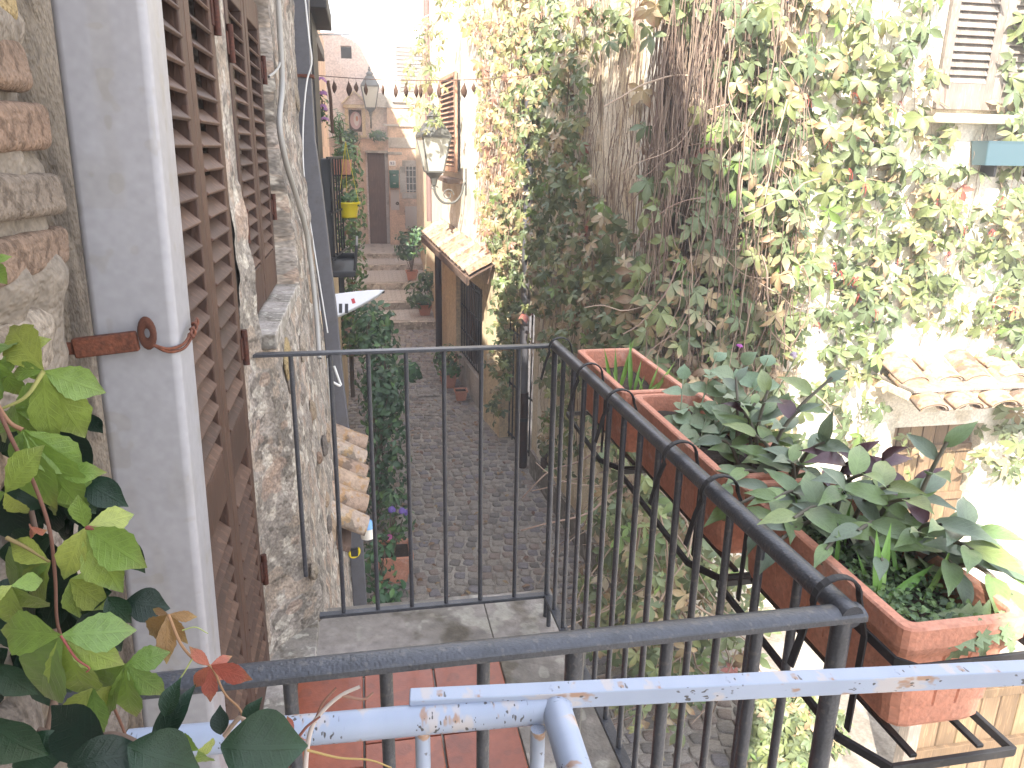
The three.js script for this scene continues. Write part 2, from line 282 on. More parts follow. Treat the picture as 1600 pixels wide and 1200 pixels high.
M.boardWhite = STD({ color: 0xdfe3ea, roughness: 0.25 });
M.black = STD({ color: 0x25262b, roughness: 0.45 });
M.redPaint = STD({ color: 0xb5303a, roughness: 0.45 });
M.green = STD({ color: 0x1f5a48, roughness: 0.4 });
M.teal = STD({ color: 0x4a636c, roughness: 0.5 });
M.greyIron = STD({ map: rep(tPipe, 2), color: 0x9c9d92, roughness: 0.6 });
M.panel = STD({ color: 0xbdb6b2, roughness: 0.55 });
M.blue = STD({ color: 0x6f9fce, roughness: 0.4 });
M.porcelain = STD({ color: 0xe8e4da, roughness: 0.3 });

// ---------- leaves ----------
// one leaflet along +y, width along x, face +z, colour running from the base to the tip
function leafletArrays({ n = 5, L = 1, W = 0.4, fold = 0.25, curl = 0.25, serr = 0, peak = 0.55, c0, c1, tip = 2, edge = 0, seed = 1 }) {
  const r = rng(seed), P = [], U = [], C = [], I = [];
  for (let i = 0; i <= n; i++) {
    const t = i / n, w = i === 0 ? 0.05 : i === n ? 0.02 : Math.pow(Math.sin(Math.PI * Math.pow(t, Math.log(0.5) / Math.log(peak)) * 0.97 + 0.05), 0.9) * (1 - 0.4 * sstep(0.62, 0.97, t));
    const y = t * L, droop = -curl * L * t * t, sw = serr && i > 1 && i < n ? (i % 2 ? 1 + serr : 1 - serr) : 1, hw = W * 0.5 * w * sw;
    for (const s of [-1, 0, 1]) {
      const jit = s ? (r() - 0.5) * 0.03 * L : 0;
      P.push(s * hw, y * (1 - curl * curl * 0.25 * t) + (s ? jit * 0.4 : 0), droop + Math.abs(s) * hw * fold + jit); U.push(0.5 + s * 0.5 * clamp(w), t);
      const k = clamp(sstep(tip, tip + 0.3, t + (s ? edge * 0.5 : 0))); C.push(...mix3(c0, c1, k));
    }
  }
  for (let i = 0; i < n; i++) { const a = i * 3, b = a + 3; I.push(a, a + 1, b, a + 1, b + 1, b, a + 1, a + 2, b + 1, a + 2, b + 2, b + 1); }
  return { P, U, C, I };
}
function arraysToGeo(list) { // [{ arrays, m }]
  const P = [], U = [], C = [], I = [], v = V();
  for (const { a, m } of list) {
    const o = P.length / 3; for (let i = 0; i < a.P.length; i += 3) { v.set(a.P[i], a.P[i + 1], a.P[i + 2]).applyMatrix4(m); P.push(v.x, v.y, v.z); }
    U.push(...a.U); C.push(...a.C); for (const k of a.I) I.push(k + o);
  }
  const g = new THREE.BufferGeometry(); g.setAttribute('position', new THREE.Float32BufferAttribute(P, 3)); g.setAttribute('uv', new THREE.Float32BufferAttribute(U, 2)); g.setAttribute('color', new THREE.Float32BufferAttribute(C, 3)); g.setIndex(I); g.computeVertexNormals(); return g;
}
const E4 = (rx, ry, rz, s = 1, p = [0, 0, 0]) => new THREE.Matrix4().compose(V(...p), new THREE.Quaternion().setFromEuler(new THREE.Euler(rx, ry, rz, 'ZXY')), V(s, s, s));
const ID = new THREE.Matrix4();
// five-fingered creeper leaf of unit reach, hub at the origin, middle finger along -y, face +z
function palmate(seed, c0, c1, tip, o = {}) {
  const r = rng(seed), list = [], angs = [-118, -62, 0, 60, 120], len = [0.62, 0.88, 1, 0.86, 0.6];
  for (let k = 0; k < 5; k++) {
    if (o.drop && r() < o.drop) continue;
    const L = len[k] * (0.88 + r() * 0.24), cj = 0.86 + r() * 0.28;
    const a = leafletArrays({ n: o.n ?? 5, L, W: L * (0.4 + r() * 0.1), fold: 0.1 + r() * 0.35, curl: (o.curl ?? 0.15) + r() * 0.4, serr: o.serr ?? 0, peak: 0.58, c0: c0.map((x) => x * cj), c1, tip: tip + r() * 0.3, edge: 0.2, seed: seed * 31 + k });
    list.push({ a, m: E4(-0.15 + r() * 0.3, (r() - 0.5) * 0.7, Math.PI + rad(angs[k] + (r() - 0.5) * 24), 1, [0, 0, 0]) });
  }
  return arraysToGeo(list);
}
function simpleLeaf(seed, c0, c1, tip, o = {}) { const r = rng(seed); return arraysToGeo([{ a: leafletArrays({ n: o.n ?? 5, L: 1, W: o.W ?? 0.5, fold: (o.fold ?? 0.2) + r() * 0.2, curl: (o.curl ?? 0.2) + r() * 0.25, serr: o.serr ?? 0, peak: o.peak ?? 0.5, c0, c1: c1 ?? c0, tip: tip ?? 2, edge: 0.15, seed }), m: ID }]); }
const fr3 = (r, a, b) => a + (b - a) * r();
function pick(r, list) { let s = 0; for (const q of list) s += q.w ?? 1; let t = r() * s; for (const q of list) { t -= q.w ?? 1; if (t <= 0) return q; } return list[list.length - 1]; }
// leaves -> the largest in the picture as parts of their own, the rest as one part
function addLeaves(parent, list, mat, most, name = 'leaf', rest = 'foliage') {
  const scored = list.map((q) => { const p = V().setFromMatrixPosition(q.m), [x, y, d] = proj(p), s = q.m.getMaxScaleOnAxis(); return { q, s: d > 0.1 && x > -20 && x < 1620 && y > -20 && y < 1220 ? s / d : s / 1e4 }; }).sort((a, b) => b.s - a.s);
  scored.slice(0, most).forEach(({ q }) => { const m = part(parent, name, q.geo, mat); m.matrixAutoUpdate = true; q.m.decompose(m.position, m.quaternion, m.scale); });
  const left = scored.slice(most).map((x) => x.q);
  if (left.length) tag(part(parent, rest, mergePlaced(left), mat), null, null, null, 'stuff');
}
// matrix: hub at p, face towards n, fingers hanging along -up turned by roll
function facing(p, n, roll, s, upv = V(0, 1, 0)) {
  const z = n.clone().normalize(), x = upv.clone().cross(z).normalize(), y = z.clone().cross(x); return new THREE.Matrix4().makeBasis(x, y, z).multiply(new THREE.Matrix4().makeRotationZ(roll)).scale(V(s, s, s)).setPosition(p);
}
// matrix: leaf growing from p along d, face towards n
function growing(p, d, n, s) { const y = d.clone().normalize(), x = y.clone().cross(n).normalize(), z = x.clone().cross(y); return new THREE.Matrix4().makeBasis(x, y, z).scale(V(s, s, s)).setPosition(p); }
// many thin stems as one coloured geometry
function stemsGeo(paths) {
  const list = paths.map(({ pts, r, c, sides = 4, seg }) => { const g = tube(pts, r, sides, seg ?? (pts.length - 1) * 2, r * 0.6), n = g.attributes.position.count, C = new Float32Array(n * 3); for (let i = 0; i < n; i++) { C[i * 3] = c[0]; C[i * 3 + 1] = c[1]; C[i * 3 + 2] = c[2]; } g.setAttribute('color', new THREE.BufferAttribute(C, 3)); return g; });
  return mergeGeometries(list);
}
// ---------- ground, stairs ----------
const GY = -3.7;
{
  const ground = single('alley_ground', plainBox(-40, GY - 0.3, -60, 40, GY - 0.012, 20), M.mortarGround = withBump(rep(tPlaster(hex(0xa39b91), hex(0x857c72), hex(0xb8b0a5), 1, 12), 0.9), rep(hRubble, 1.5), 0.01, 0.95), null, null, null, 'structure');
  // setts: real stones in wandering courses
  const r = rng(5), variants = [];
  for (let k = 0; k < 6; k++) {
    const h = 0.05, P = [], I = [], rr = rng(40 + k), ringN = 8, rings = [[1, -h], [1, -0.012], [0.86, 0.0], [0.5, 0.004]], rad8 = [];
    for (let j = 0; j < ringN; j++) rad8.push((j % 2 ? 0.47 : 0.62) * (0.9 + rr() * 0.2));
    for (const [s, y] of rings) for (let j = 0; j < ringN; j++) { const t = j / ringN * Math.PI * 2 + Math.PI / 4; P.push(Math.cos(t) * rad8[j] * s, y, Math.sin(t) * rad8[j] * s); }
    P.push(0, 0.005, 0);
    for (let i = 0; i < 3; i++) for (let j = 0; j < ringN; j++) { const a = i * ringN + j, b = i * ringN + (j + 1) % ringN, c = a + ringN, d = b + ringN; I.push(a, c, b, b, c, d); }
    for (let j = 0; j < ringN; j++) I.push(3 * ringN + j, 4 * ringN, 3 * ringN + (j + 1) % ringN);
    const g = new THREE.BufferGeometry(); g.setAttribute('position', new THREE.Float32BufferAttribute(P, 3)); g.setIndex(I); g.computeVertexNormals();
    const uv = []; for (let i = 0; i < P.length; i += 3) uv.push(P[i] + k, P[i + 2]); g.setAttribute('uv', new THREE.Float32BufferAttribute(uv, 2)); variants.push(g);
  }
  const tones = [0xada59d, 0x99938d, 0xbab1a8, 0xb4a499, 0xc2b8ad, 0xa6a0a2], mats = tones.map((c) => tint(rep(tStone, 2), c, 0.72, rep(hFine, 3), 0.004));
  const list = [], pit = 0.118;
  const alleyR = (z) => z > -8.2 ? 2.6 : z > -10 ? lerp(1.95, 1.65, (-8.2 - z) / 1.8) : z > -13.5 ? lerp(1.65, 1.4, (-10 - z) / 3.5) : 1.55;
  for (let z = -3.4; z > -16.05; z -= pit * (0.94 + r() * 0.1)) for (let x = -0.55 + r() * 0.1; x < alleyR(z) + 0.02; x += pit * (0.92 + r() * 0.2)) {
    if (x > 0.73 && x < 1.1 && z < -11.42 && z > -11.84) continue;
    const bend = 0.05 * Math.sin(x * 3.1 + z * 0.7) + 0.03 * Math.sin(x * 7.3);
    list.push({ x, z: z + bend, s: pit * (0.84 + r() * 0.14), a: (r() - 0.5) * 0.5 + bend * 3, v: Math.floor(r() * 6), c: Math.floor(r() * 6), dy: (r() - 0.5) * 0.006 });
  }
  const seen = list.map((q) => { const [px, py, d] = proj(V(q.x, GY, q.z)); return { q, s: px > 590 && px < 1010 && py > 500 && py < 1190 ? 1 / d : 0 }; }).sort((a, b) => b.s - a.s);
  const place = (o, q) => { o.position.set(q.x, GY + q.dy, q.z); o.rotation.y = q.a; o.scale.set(q.s * 1.02, 1, q.s); };
  seen.slice(0, 300).forEach(({ q }) => place(part(ground, 'cobblestone', variants[q.v], mats[q.c]), q));
  const cols = seen.slice(300), im = new THREE.InstancedMesh(variants[0], tint(rep(tStone, 2), 0xffffff, 0.75, rep(hFine, 3), 0.004), cols.length), o = new THREE.Object3D(), col = new THREE.Color();
  cols.forEach(({ q }, i) => { place(o, q); o.updateMatrix(); im.setMatrixAt(i, o.matrix); im.setColorAt(i, col.set(tones[q.c])); });
  im.name = 'cobblestones'; im.castShadow = im.receiveShadow = true; im[G].kind = 'stuff'; ground.add(im);
  // fallen leaves on the setts
  const lr = rng(91), fallen = [], lg = [simpleLeaf(301, [0.3, 0.17, 0.08], [0.24, 0.13, 0.06], 0.5, { W: 0.6 }), simpleLeaf(302, [0.42, 0.3, 0.16], [0.3, 0.2, 0.1], 0.5, { W: 0.5 }), simpleLeaf(303, [0.2, 0.1, 0.06], null, 2, { W: 0.6 })];
  for (let i = 0; i < 420; i++) { const z = -5.4 - 10.4 * lr(), x = -0.2 + lr() * (alleyR(z) + 0.1); fallen.push({ geo: lg[Math.floor(lr() * 3)], m: facing(V(x, GY + 0.012 + lr() * 0.01, z), V(lr() - 0.5, 2.2, lr() - 0.5), lr() * 6.3, 0.035 + lr() * 0.05, V(0, 0, 1)) }); }
  tag(single('fallen_leaves', mergePlaced(fallen), M.leaf), 'scattered dry brown leaves lying on the cobbles', 'leaf litter', null, 'stuff');
  // manhole cover
  const mh = thing('manhole_cover', 'pale rectangular manhole cover set in the cobbles', 'manhole cover', null, [0.915, GY, -11.63]);
  part(mh, 'frame', merge([box(-0.19, 0, -0.2, 0.19, 0.012, -0.17), box(-0.19, 0, 0.17, 0.19, 0.012, 0.2), box(-0.19, 0, -0.168, -0.16, 0.012, 0.168), box(0.16, 0, -0.168, 0.19, 0.012, 0.168)]), M.slab);
  part(mh, 'lid', box(-0.155, -0.01, -0.165, 0.155, 0.014, 0.165), M.slab);
}
{ // stepped ramp at the end of the alley
  const stairs = thing('stairs'); tag(stairs, null, null, null, 'structure');
  const rows = [[-16.1, 0.166], [-17.45, 0.166], [-19.1, 0.166], [-21.2, 0.15], [-22.5, 0.14]]; let y = GY;
  M.tread = withBump(rep(tPlaster(hex(0xc0b7ae), hex(0xa39b92), hex(0xcbc3ba), 1, 14), 1.1), rep(hBump, 3), 0.01, 0.95);
  M.riser = withBump(rep(tConcrete, 1.4), rep(hBump, 2), 0.006, 0.95, { color: new THREE.Color().setRGB(1.9, 1.82, 1.74) });
  rows.forEach(([z, h], i) => {
    const zb = i + 1 < rows.length ? rows[i + 1][0] : -26, y1 = y + h;
    const st = part(stairs, 'step', plainBox(-1.4, GY - 0.2, z - 0.18, 1.75, y1 - 0.006, zb), M.tread);
    part(st, 'edge_stone', box(-1.4, GY - 0.1, z - 0.18, 1.75, y1, z, 0.015), M.riser);
    // rows of upright bricks on the tread
    if (i < 4) { const br = []; const rr = rng(900 + i); for (let x = -0.4; x < 1.55; x += 0.115) { const zz = z - 0.2; br.push(box(x, y1 - 0.02, zb + 0.01, x + 0.105, y1 + 0.003 + rr() * 0.004, zz, 0.006)); } tag(part(st, 'paving_bricks', merge(br), M.paver ??= tint(rep(tStone, 3), 0xd2c8be, 0.95, rep(hBump, 3), 0.004)), null, null, null, 'stuff'); }
    y = y1;
  });
}
const TOPY = GY + 0.166 * 3 + 0.29;

// ---------- the tall stone house on the left ----------
const xw = (y, z) => -0.335 + lerp(0.1, 0.05, clamp((-z - 2.4) / 1.9)) * Math.max(0, -y + 0.1) * sstep(-2.2, -2.5, z) + 0.03 * Math.max(0, -z - 2.3);
const onFace = (px, py, gap) => { const r = rayOf(px, py); let a = 1, b = 9; for (let i = 0; i < 40; i++) { const m = (a + b) / 2; if (r.x * m > xw(r.y * m, r.z * m) + gap && r.z * m > -4.3) a = m; else b = m; } return r.multiplyScalar(a); };
const house = thing('stone_house', 'old rubble and brick house wall close on the left', 'house', null, [-0.42, GY, -2]);
const onHouse = (name, geo, mat, par = house) => part(par, name, geo.translate(0.42, -GY, 2), mat);
onHouse('wall', merge([plainBox(-6, GY, 1.8, -0.43, 2.2, -4.3), plainBox(-1.0, 2.202, 1.8, -0.43, 5.35, -2.7)]), M.mortar);  // thin upper slab is added out of view to shape where sun falls
{
  // near brick quoin: thin worn bricks in thick mortar
  const g = new THREE.PlaneGeometry(0.9, 3.4, 60, 200), p = g.attributes.position; g.rotateY(Math.PI / 2); g.translate(-0.385, -0.3, -0.68);
  for (let i = 0; i < p.count; i++) { const y = p.getY(i), z = p.getZ(i); const back = sstep(-1.0, -1.08, z) * 0.1; p.setX(i, -0.372 + 0.09 * noise3(y * 9, z * 9, 1, 3) + 0.05 * noise3(y * 26, z * 26, 2, 5) - back); }
  g.computeVertexNormals(); onHouse('mortar_face', boxUV(g), M.mortar);
  const r = rng(21);
  const rough = (w, h, d, s, amp = 0.011) => { const q = mergeVertices(new RoundedBoxGeometry(w, h, d, 4, Math.min(w, h, d) * 0.24)), a = q.attributes.position; for (let i = 0; i < a.count; i++) { const x = a.getX(i), y = a.getY(i), z = a.getZ(i), k = 1 + amp * 22 * noise3(x * 24 + s, y * 24, z * 24, s % 7); a.setXYZ(i, x * k, y * k, z * (1 + amp * 6 * noise3(x * 12, y * 12, z * 12 + s, 2))); } q.computeVertexNormals(); return boxUV(q); };
  const ends = [0.97, 0.985, 0.99, 1.02, 1.03, 1.05];
  for (let k = 0; k < 15; k++) {
    const y = -0.12 + k * 0.0665, e = -(k < 6 ? ends[5 - k] : 0.96 + r() * 0.06); let z = e;
    for (let q = 0; q < 2; q++) { const L = 0.2 + r() * 0.06, h = 0.043 + r() * 0.012; const b = onHouse('brick', rough(0.09, h, L, k * 3 + q).rotateX((r() - 0.5) * 0.06).translate(-0.402 + r() * 0.012, y + (r() - 0.5) * 0.008, z + L / 2), M.brick[(k * 2 + q * 3 + Math.floor(r() * 2)) % 6]); z += L + 0.02; }
  }
  // rounder field stones lower down
  const blob = (s, sx, sy, sz) => { const q = mergeVertices(new THREE.IcosahedronGeometry(1, 3)), a = q.attributes.position; for (let i = 0; i < a.count; i++) { const x = a.getX(i), y = a.getY(i), z = a.getZ(i), k = 1 + 0.5 * noise3(x * 1.6 + s, y * 1.6, z * 1.6, s % 5) + 0.16 * noise3(x * 6, y * 6 + s, z * 6, 4); a.setXYZ(i, x * k * sx, y * k * sy, z * k * sz); } q.computeVertexNormals(); return boxUV(q); };
  for (const [y, z, sy, sz, c] of [[-0.22, -0.93, 0.05, 0.1, 2], [-0.33, -0.98, 0.045, 0.09, 3], [-0.42, -0.87, 0.06, 0.12, 0], [-0.53, -0.98, 0.05, 0.1, 4], [-0.66, -0.9, 0.06, 0.12, 5], [-0.78, -0.97, 0.05, 0.09, 1], [-0.9, -0.86, 0.07, 0.13, 2], [-1.05, -0.92, 0.06, 0.12, 4], [-0.3, -0.76, 0.06, 0.09, 5], [-0.6, -0.72, 0.07, 0.1, 1], [-0.88, -0.66, 0.06, 0.1, 0], [-1.2, -0.75, 0.07, 0.12, 2]]) onHouse('stone', blob(Math.round(-y * 100), 0.035, sy, sz).translate(-0.39, y, z), M.stone[c]);
  // the wall beyond the door: lime plaster over rubble, battered outwards towards its foot
  const nz = 190, ny = 420, z0 = -2.2, z1 = -4.32, yb = GY, yt = 1.7, P = [], I = [];
  for (let j = 0; j <= ny; j++) for (let i = 0; i <= nz; i++) {
    const y = lerp(yb, yt, j / ny), z = lerp(z0, z1, i / nz), edge = sstep(z1 + 0.1, z1, z) * 0.06;
    const win = sstep(-2.36, -2.42, z) * (1 - sstep(-3.27, -3.32, z)) * sstep(-0.6, -0.55, y) * (1 - sstep(0.5, 0.56, y)), st = Math.max(0, noise3(y * 5.5, z * 4, 3, 7)) * 0.05; const d = 0.03 * noise3(y * 3, z * 3, 0, 2) + 0.024 * noise3(y * 14, z * 12, 4, 3) + 0.012 * noise3(y * 50, z * 40, 4, 6) + st * 0.35 - 0.1 * win - 0.012;
    P.push(xw(y, z) + d - edge, y, z);
  }
  for (let j = 0; j < ny; j++) for (let i = 0; i < nz; i++) { const a = j * (nz + 1) + i, b = a + 1, c = a + nz + 1, d = c + 1; I.push(a, b, c, b, d, c); }
  const wg = new THREE.BufferGeometry(); wg.setAttribute('position', new THREE.Float32BufferAttribute(P, 3)); wg.setIndex(I); wg.computeVertexNormals();
  const uv = []; for (let i = 0; i < P.length; i += 3) uv.push(P[i + 2], P[i + 1]); wg.setAttribute('uv', new THREE.Float32BufferAttribute(uv, 2));
  onHouse('plastered_rubble', wg, M.rubble);
  onHouse('corner_return', plainBox(-0.9, GY, -4.28, -0.3, 3, -4.31), M.rubble);
  house.userData.xw = undefined;
  for (let k = 0; k < 40; k++) { const y = -2.4 + r() * 3.2, z = -2.42 - r() * 1.75; if (z > -3.35 && y > -0.62 && y < 0.55) continue; const s = 0.04 + r() * 0.07; onHouse(r() < 0.25 ? 'brick' : 'stone', blob(k + 200, 0.014, s * 0.6, s * 1.1).rotateX((r() - 0.5)).rotateZ(0.085).translate(xw(y, z) - 0.012, y, z), r() < 0.3 ? M.brick[k % 6] : M.stone[k % 6]); }
  // reveal strip of plaster beside the door
  onHouse('plaster_jamb', box(-0.46, GY, -2.19, -0.345, 1.7, -2.42, 0.02), M.rubble);
  delete house.userData.xw;
}
function shutterLeaf(name, label, category, group, w, h, pos, turn, mats, o = {}) { // local: width +x, up +y, face +z
  const t = thing(name, label, category, group, pos); t.rotation.y = turn; const st = o.stile ?? 0.055, d = o.depth ?? 0.035, pitch = o.pitch ?? 0.05, [mf, ms] = mats, r = rng(o.seed ?? 3);
  const fr = (x0, y0, x1, y1, k) => part(t, k, box(x0, y0, 0, x1, y1, d, 0.004), mf[Math.floor(r() * mf.length)]);
  fr(0, 0, st, h, 'stile'); fr(w - st, 0, w, h, 'stile');
  const bands = o.bands ?? [[0.09, h - 0.08]]; let y = 0;
  for (const [a, b] of bands) { fr(st + 0.001, y, w - st - 0.001, a, 'rail'); y = b; } fr(st + 0.001, y, w - st - 0.001, h, 'rail');
  const lw = w - 2 * st - 0.004, sg = boxUV(new RoundedBoxGeometry(lw, pitch * (o.over ?? 1.0), 0.009, 1, 0.003)), stop = o.solidBelow;
  for (const [a, b] of bands) for (let q = a + pitch * 0.5; q < b - pitch * 0.2; q += pitch) { const m = part(t, 'slat', sg, ms[Math.floor(r() * ms.length)]); m.position.set(w / 2, q, d * 0.5 + (r() - 0.5) * 0.002); m.rotation.x = -(o.tilt ?? 0.85) + (r() - 0.5) * 0.05; }
  // a backing so that no daylight comes through the closed leaf
  part(t, 'back_board', plainBox(0.01, 0.02, -(o.back ?? 0.06) - 0.012, w - 0.01, h - 0.02, -(o.back ?? 0.06)), M.dark);
  for (const hy of o.hinges ?? []) { const hg = merge([rod(V(o.hx ?? w, hy - 0.05, d + 0.008), V(o.hx ?? w, hy + 0.05, d + 0.008), 0.009, 8), box((o.hx ?? w) - 0.03, hy - 0.03, d - 0.001, (o.hx ?? w) + 0.02, hy + 0.03, d + 0.004)]); part(t, 'hinge', hg, M.brownIron); }
  return t;
}
{
  const A = Math.PI / 2, dh = 2.25;
  shutterLeaf('door_shutter', 'brown louvred door shutter leaf half hidden behind the pale downpipe', 'shutter', 'brown louvred shutters on the left wall', 0.36, dh, [-0.375, -1.59, -1.465], A, [M.wood, M.slat], { bands: [[0.12, 0.78], [0.9, dh - 0.1]], seed: 4, pitch: 0.052 });
  shutterLeaf('door_shutter', 'brown louvred door shutter leaf hinged beside the balcony rail', 'shutter', 'brown louvred shutters on the left wall', 0.355, dh, [-0.375, -1.59, -1.828], A, [M.wood, M.slat], { bands: [[0.12, 0.78], [0.9, dh - 0.1]], seed: 5, pitch: 0.052, hinges: [0.35, 1.05, 1.9] });
  shutterLeaf('window_shutter', 'brown louvred window shutter leaf nearer the balcony door', 'shutter', 'brown louvred shutters on the left wall', 0.39, 1.02, [-0.38, -0.53, -2.43], A, [M.wood, M.slat], { bands: [[0.14, 0.93]], seed: 6, pitch: 0.046, hinges: [0.3, 0.8], hx: 0 });
  shutterLeaf('window_shutter', 'brown louvred window shutter leaf farther from the balcony door', 'shutter', 'brown louvred shutters on the left wall', 0.39, 1.02, [-0.378, -0.53, -2.824], A, [M.wood, M.slat], { bands: [[0.14, 0.93]], seed: 7, pitch: 0.046, hinges: [0.3, 0.8] });
  single('window_sill', box(-0.45, -0.595, -2.36, -0.268, -0.545, -3.27, 0.006), M.slab, 'grey stone sill below the brown window shutters', 'window sill');
}
{ // pale square downpipe by the camera, with its rusty clamp
  const pipe = thing('downpipe', 'pale grey square plastic downpipe close to the camera', 'downpipe', null, [-0.342, -1.75, -1.17]); pipe.rotation.z = -0.0156;
  part(pipe, 'pipe_body', boxUV(new RoundedBoxGeometry(0.112, 3.6, 0.1, 4, 0.012).translate(0.003, 1.8, 0)), M.pipe);
  part(pipe, 'stone_foot', box(-0.075, -0.02, -0.16, 0.06, 0.34, -0.055, 0.02), M.slab);
  const cl = thing('pipe_clamp', 'rusty iron clamp tied with wire round the pale downpipe', 'pipe clamp', null, [-0.318, -0.262, -1.17]);
  part(cl, 'plate', box(-0.075, -0.014, 0.052, 0.008, 0.014, 0.064, 0.003).rotateZ(0.1), M.rust);
  part(cl, 'clip', new THREE.TorusGeometry(0.008, 0.0045, 8, 18).scale(1, 1.9, 1).translate(0.022, 0.012, 0.062), M.rust);
  part(cl, 'anchor', rod(V(-0.075, -0.008, 0.056), V(-0.16, -0.012, 0.04), 0.009, 8), M.rust);
  for (const k of [0, 1]) part(cl, 'tie_wire', tube([V(0.028, -0.004, 0.064), V(0.045, -0.016 + k * 0.004, 0.058), V(0.062, -0.016 + k * 0.006, 0.045), V(0.07, -0.006 + k * 0.008, 0.02), V(0.068, 0.004 + k * 0.006, -0.04)], 0.0022, 6, 24), M.rust);
  const tw = []; for (let i = 0; i < 16; i++) tw.push(V(0.071 + Math.cos(i * 1.3) * 0.004, -0.004 + i * 0.001 + Math.sin(i * 1.3) * 0.004, 0.03 - i * 0.003)); part(cl, 'twisted_end', tube(tw, 0.002, 6, 60), M.rust);
}
{ // cables and the dark grey square downpipe at the corner of the house
  const onw = (px, py, z) => atZ(px, py, z);
  const pipe = thing('corner_downpipe', 'dark grey square downpipe at the far corner of the rubble wall', 'downpipe', null, [0, GY, -4.4]);
  const ctr = [[468, -40], [471, 80], [480, 220], [492, 300], [516, 500], [526, 600], [557, 850], [563, 945], [572, 1040]].map(([x, y]) => onw(x, y, -4.42)); ctr.push(V(ctr[8].x + 0.02, GY + 0.05, -4.42));
  const gs = []; for (let i = 0; i + 1 < ctr.length; i++) gs.push(bar(ctr[i].clone().sub(V(0, GY, -4.4)), ctr[i + 1].clone().sub(V(0, GY, -4.4)).add(ctr[i + 1].clone().sub(ctr[i]).normalize().multiplyScalar(0.012)), 0.088 - i * 0.0006, 0.088 - i * 0.0006, 0.006));
  part(pipe, 'pipe_body', merge(gs), M.greyPipe);
  const b1 = onw(473, 118, -4.36).sub(V(0, GY, -4.4)); part(pipe, 'bracket', box(b1.x - 0.07, b1.y - 0.008, b1.z - 0.11, b1.x + 0.055, b1.y + 0.008, b1.z - 0.005, 0.002), M.rust);
  single('wall_cable', tube([[434, -10], [438, 60], [441, 130], [437, 200], [446, 250], [464, 310], [480, 370], [489, 440], [495, 500], [499, 560]].map(([x, y]) => onFace(x, y, 0.02)), 0.011, 8, 60), M.greyCable, 'thick grey cable bending down the rubble wall', 'cable');
  single('wall_cable', tube([[420, 120], [430, 112], [437, 100], [439, 80]].map(([x, y]) => onFace(x, y, 0.014)), 0.005, 6, 20), M.greyCable, 'short thin grey cable branching onto the wall below the eaves', 'cable');
  single('white_cable', tube([onw(476, -10, -4.33), onw(483, 60, -4.33), onw(487, 98, -4.33), onw(480, 125, -4.33), onw(474, 190, -4.33), onw(474, 260, -4.33), onw(482, 330, -4.33), onw(499, 440, -4.33), onw(512, 520, -4.33)], 0.0045, 6, 70), M.whiteCable, 'thin white cable running down along the dark grey downpipe', 'cable');
  single('white_cable', tube([onw(512, 560, -4.3), onw(517, 640, -4.28), onw(521, 660, -4.28), onw(524, 760, -4.26), onw(531, 860, -4.24), onw(537, 960, -4.22)], 0.0045, 6, 50), M.whiteCable, 'thin white cable on the lower wall beside the tiled canopy', 'cable');
  single('bent_bracket', tube([onw(484, 600, -3.9), onw(515, 595, -4.25), onw(533, 603, -4.3), onw(531, 597, -4.3), onw(522, 572, -4.3)], 0.007, 6, 40), M.whiteCable, 'small bent white rod sticking out behind the balcony rail', 'bracket');
}
// ---------- balcony ----------
const FY = -1.6;
{
  const b = thing('balcony', 'small balcony with red floor tiles and mossy concrete edge', 'balcony', null, [0.1, FY, -1.6]);
  const put = (n, g, m) => part(b, n, g.translate(-0.1, -FY, 1.6), m);
  put('slab', merge([box(-0.42, FY - 0.16, -2.52, 0.66, FY - 0.012, -0.72, 0.012)]), M.concrete);
  put('kerb', box(0.39, FY - 0.0115, -2.5, 0.655, FY - 0.002, -0.73, 0.004), M.concrete);
  put('kerb', box(-0.3, FY - 0.0115, -2.51, 0.388, FY - 0.003, -2.108, 0.004), M.concrete);
  put('threshold', box(-0.42, FY - 0.011, -2.42, -0.2, FY + 0.012, -2.115, 0.006), M.slab);
  put('threshold', box(-0.42, FY - 0.011, -2.112, -0.256, FY + 0.01, -0.8, 0.006), M.slab);
  const r = rng(8), xs = [[-0.25, -0.052], [-0.046, 0.167], [0.173, 0.386]];
  xs.forEach(([x0, x1], i) => { let z = -2.104; const first = i === 1 ? 0.3 : i === 2 ? 0.3 : 0.17; let L = first; while (z < -0.8) { const g = new RoundedBoxGeometry(x1 - x0, 0.012, L - 0.006, 2, 0.003); g.translate((x0 + x1) / 2, FY - 0.0035 + (r() - 0.5) * 0.0015, z + L / 2); put('floor_tile', boxUV(g), M.tile[Math.floor(r() * 3)]); z += L; L = 0.215; } });
  const lf = thing('dead_leaf', 'single curled dry brown leaf lying on the red balcony tiles', 'leaf', null, [0.33, FY + 0.006, -1.82]);
  part(lf, 'leaf_blade', simpleLeaf(55, [0.2, 0.1, 0.05], [0.15, 0.07, 0.03], 0.4, { W: 0.5, curl: 0.3 }).rotateX(-1.4).scale(0.05, 0.05, 0.05), M.leaf);
}
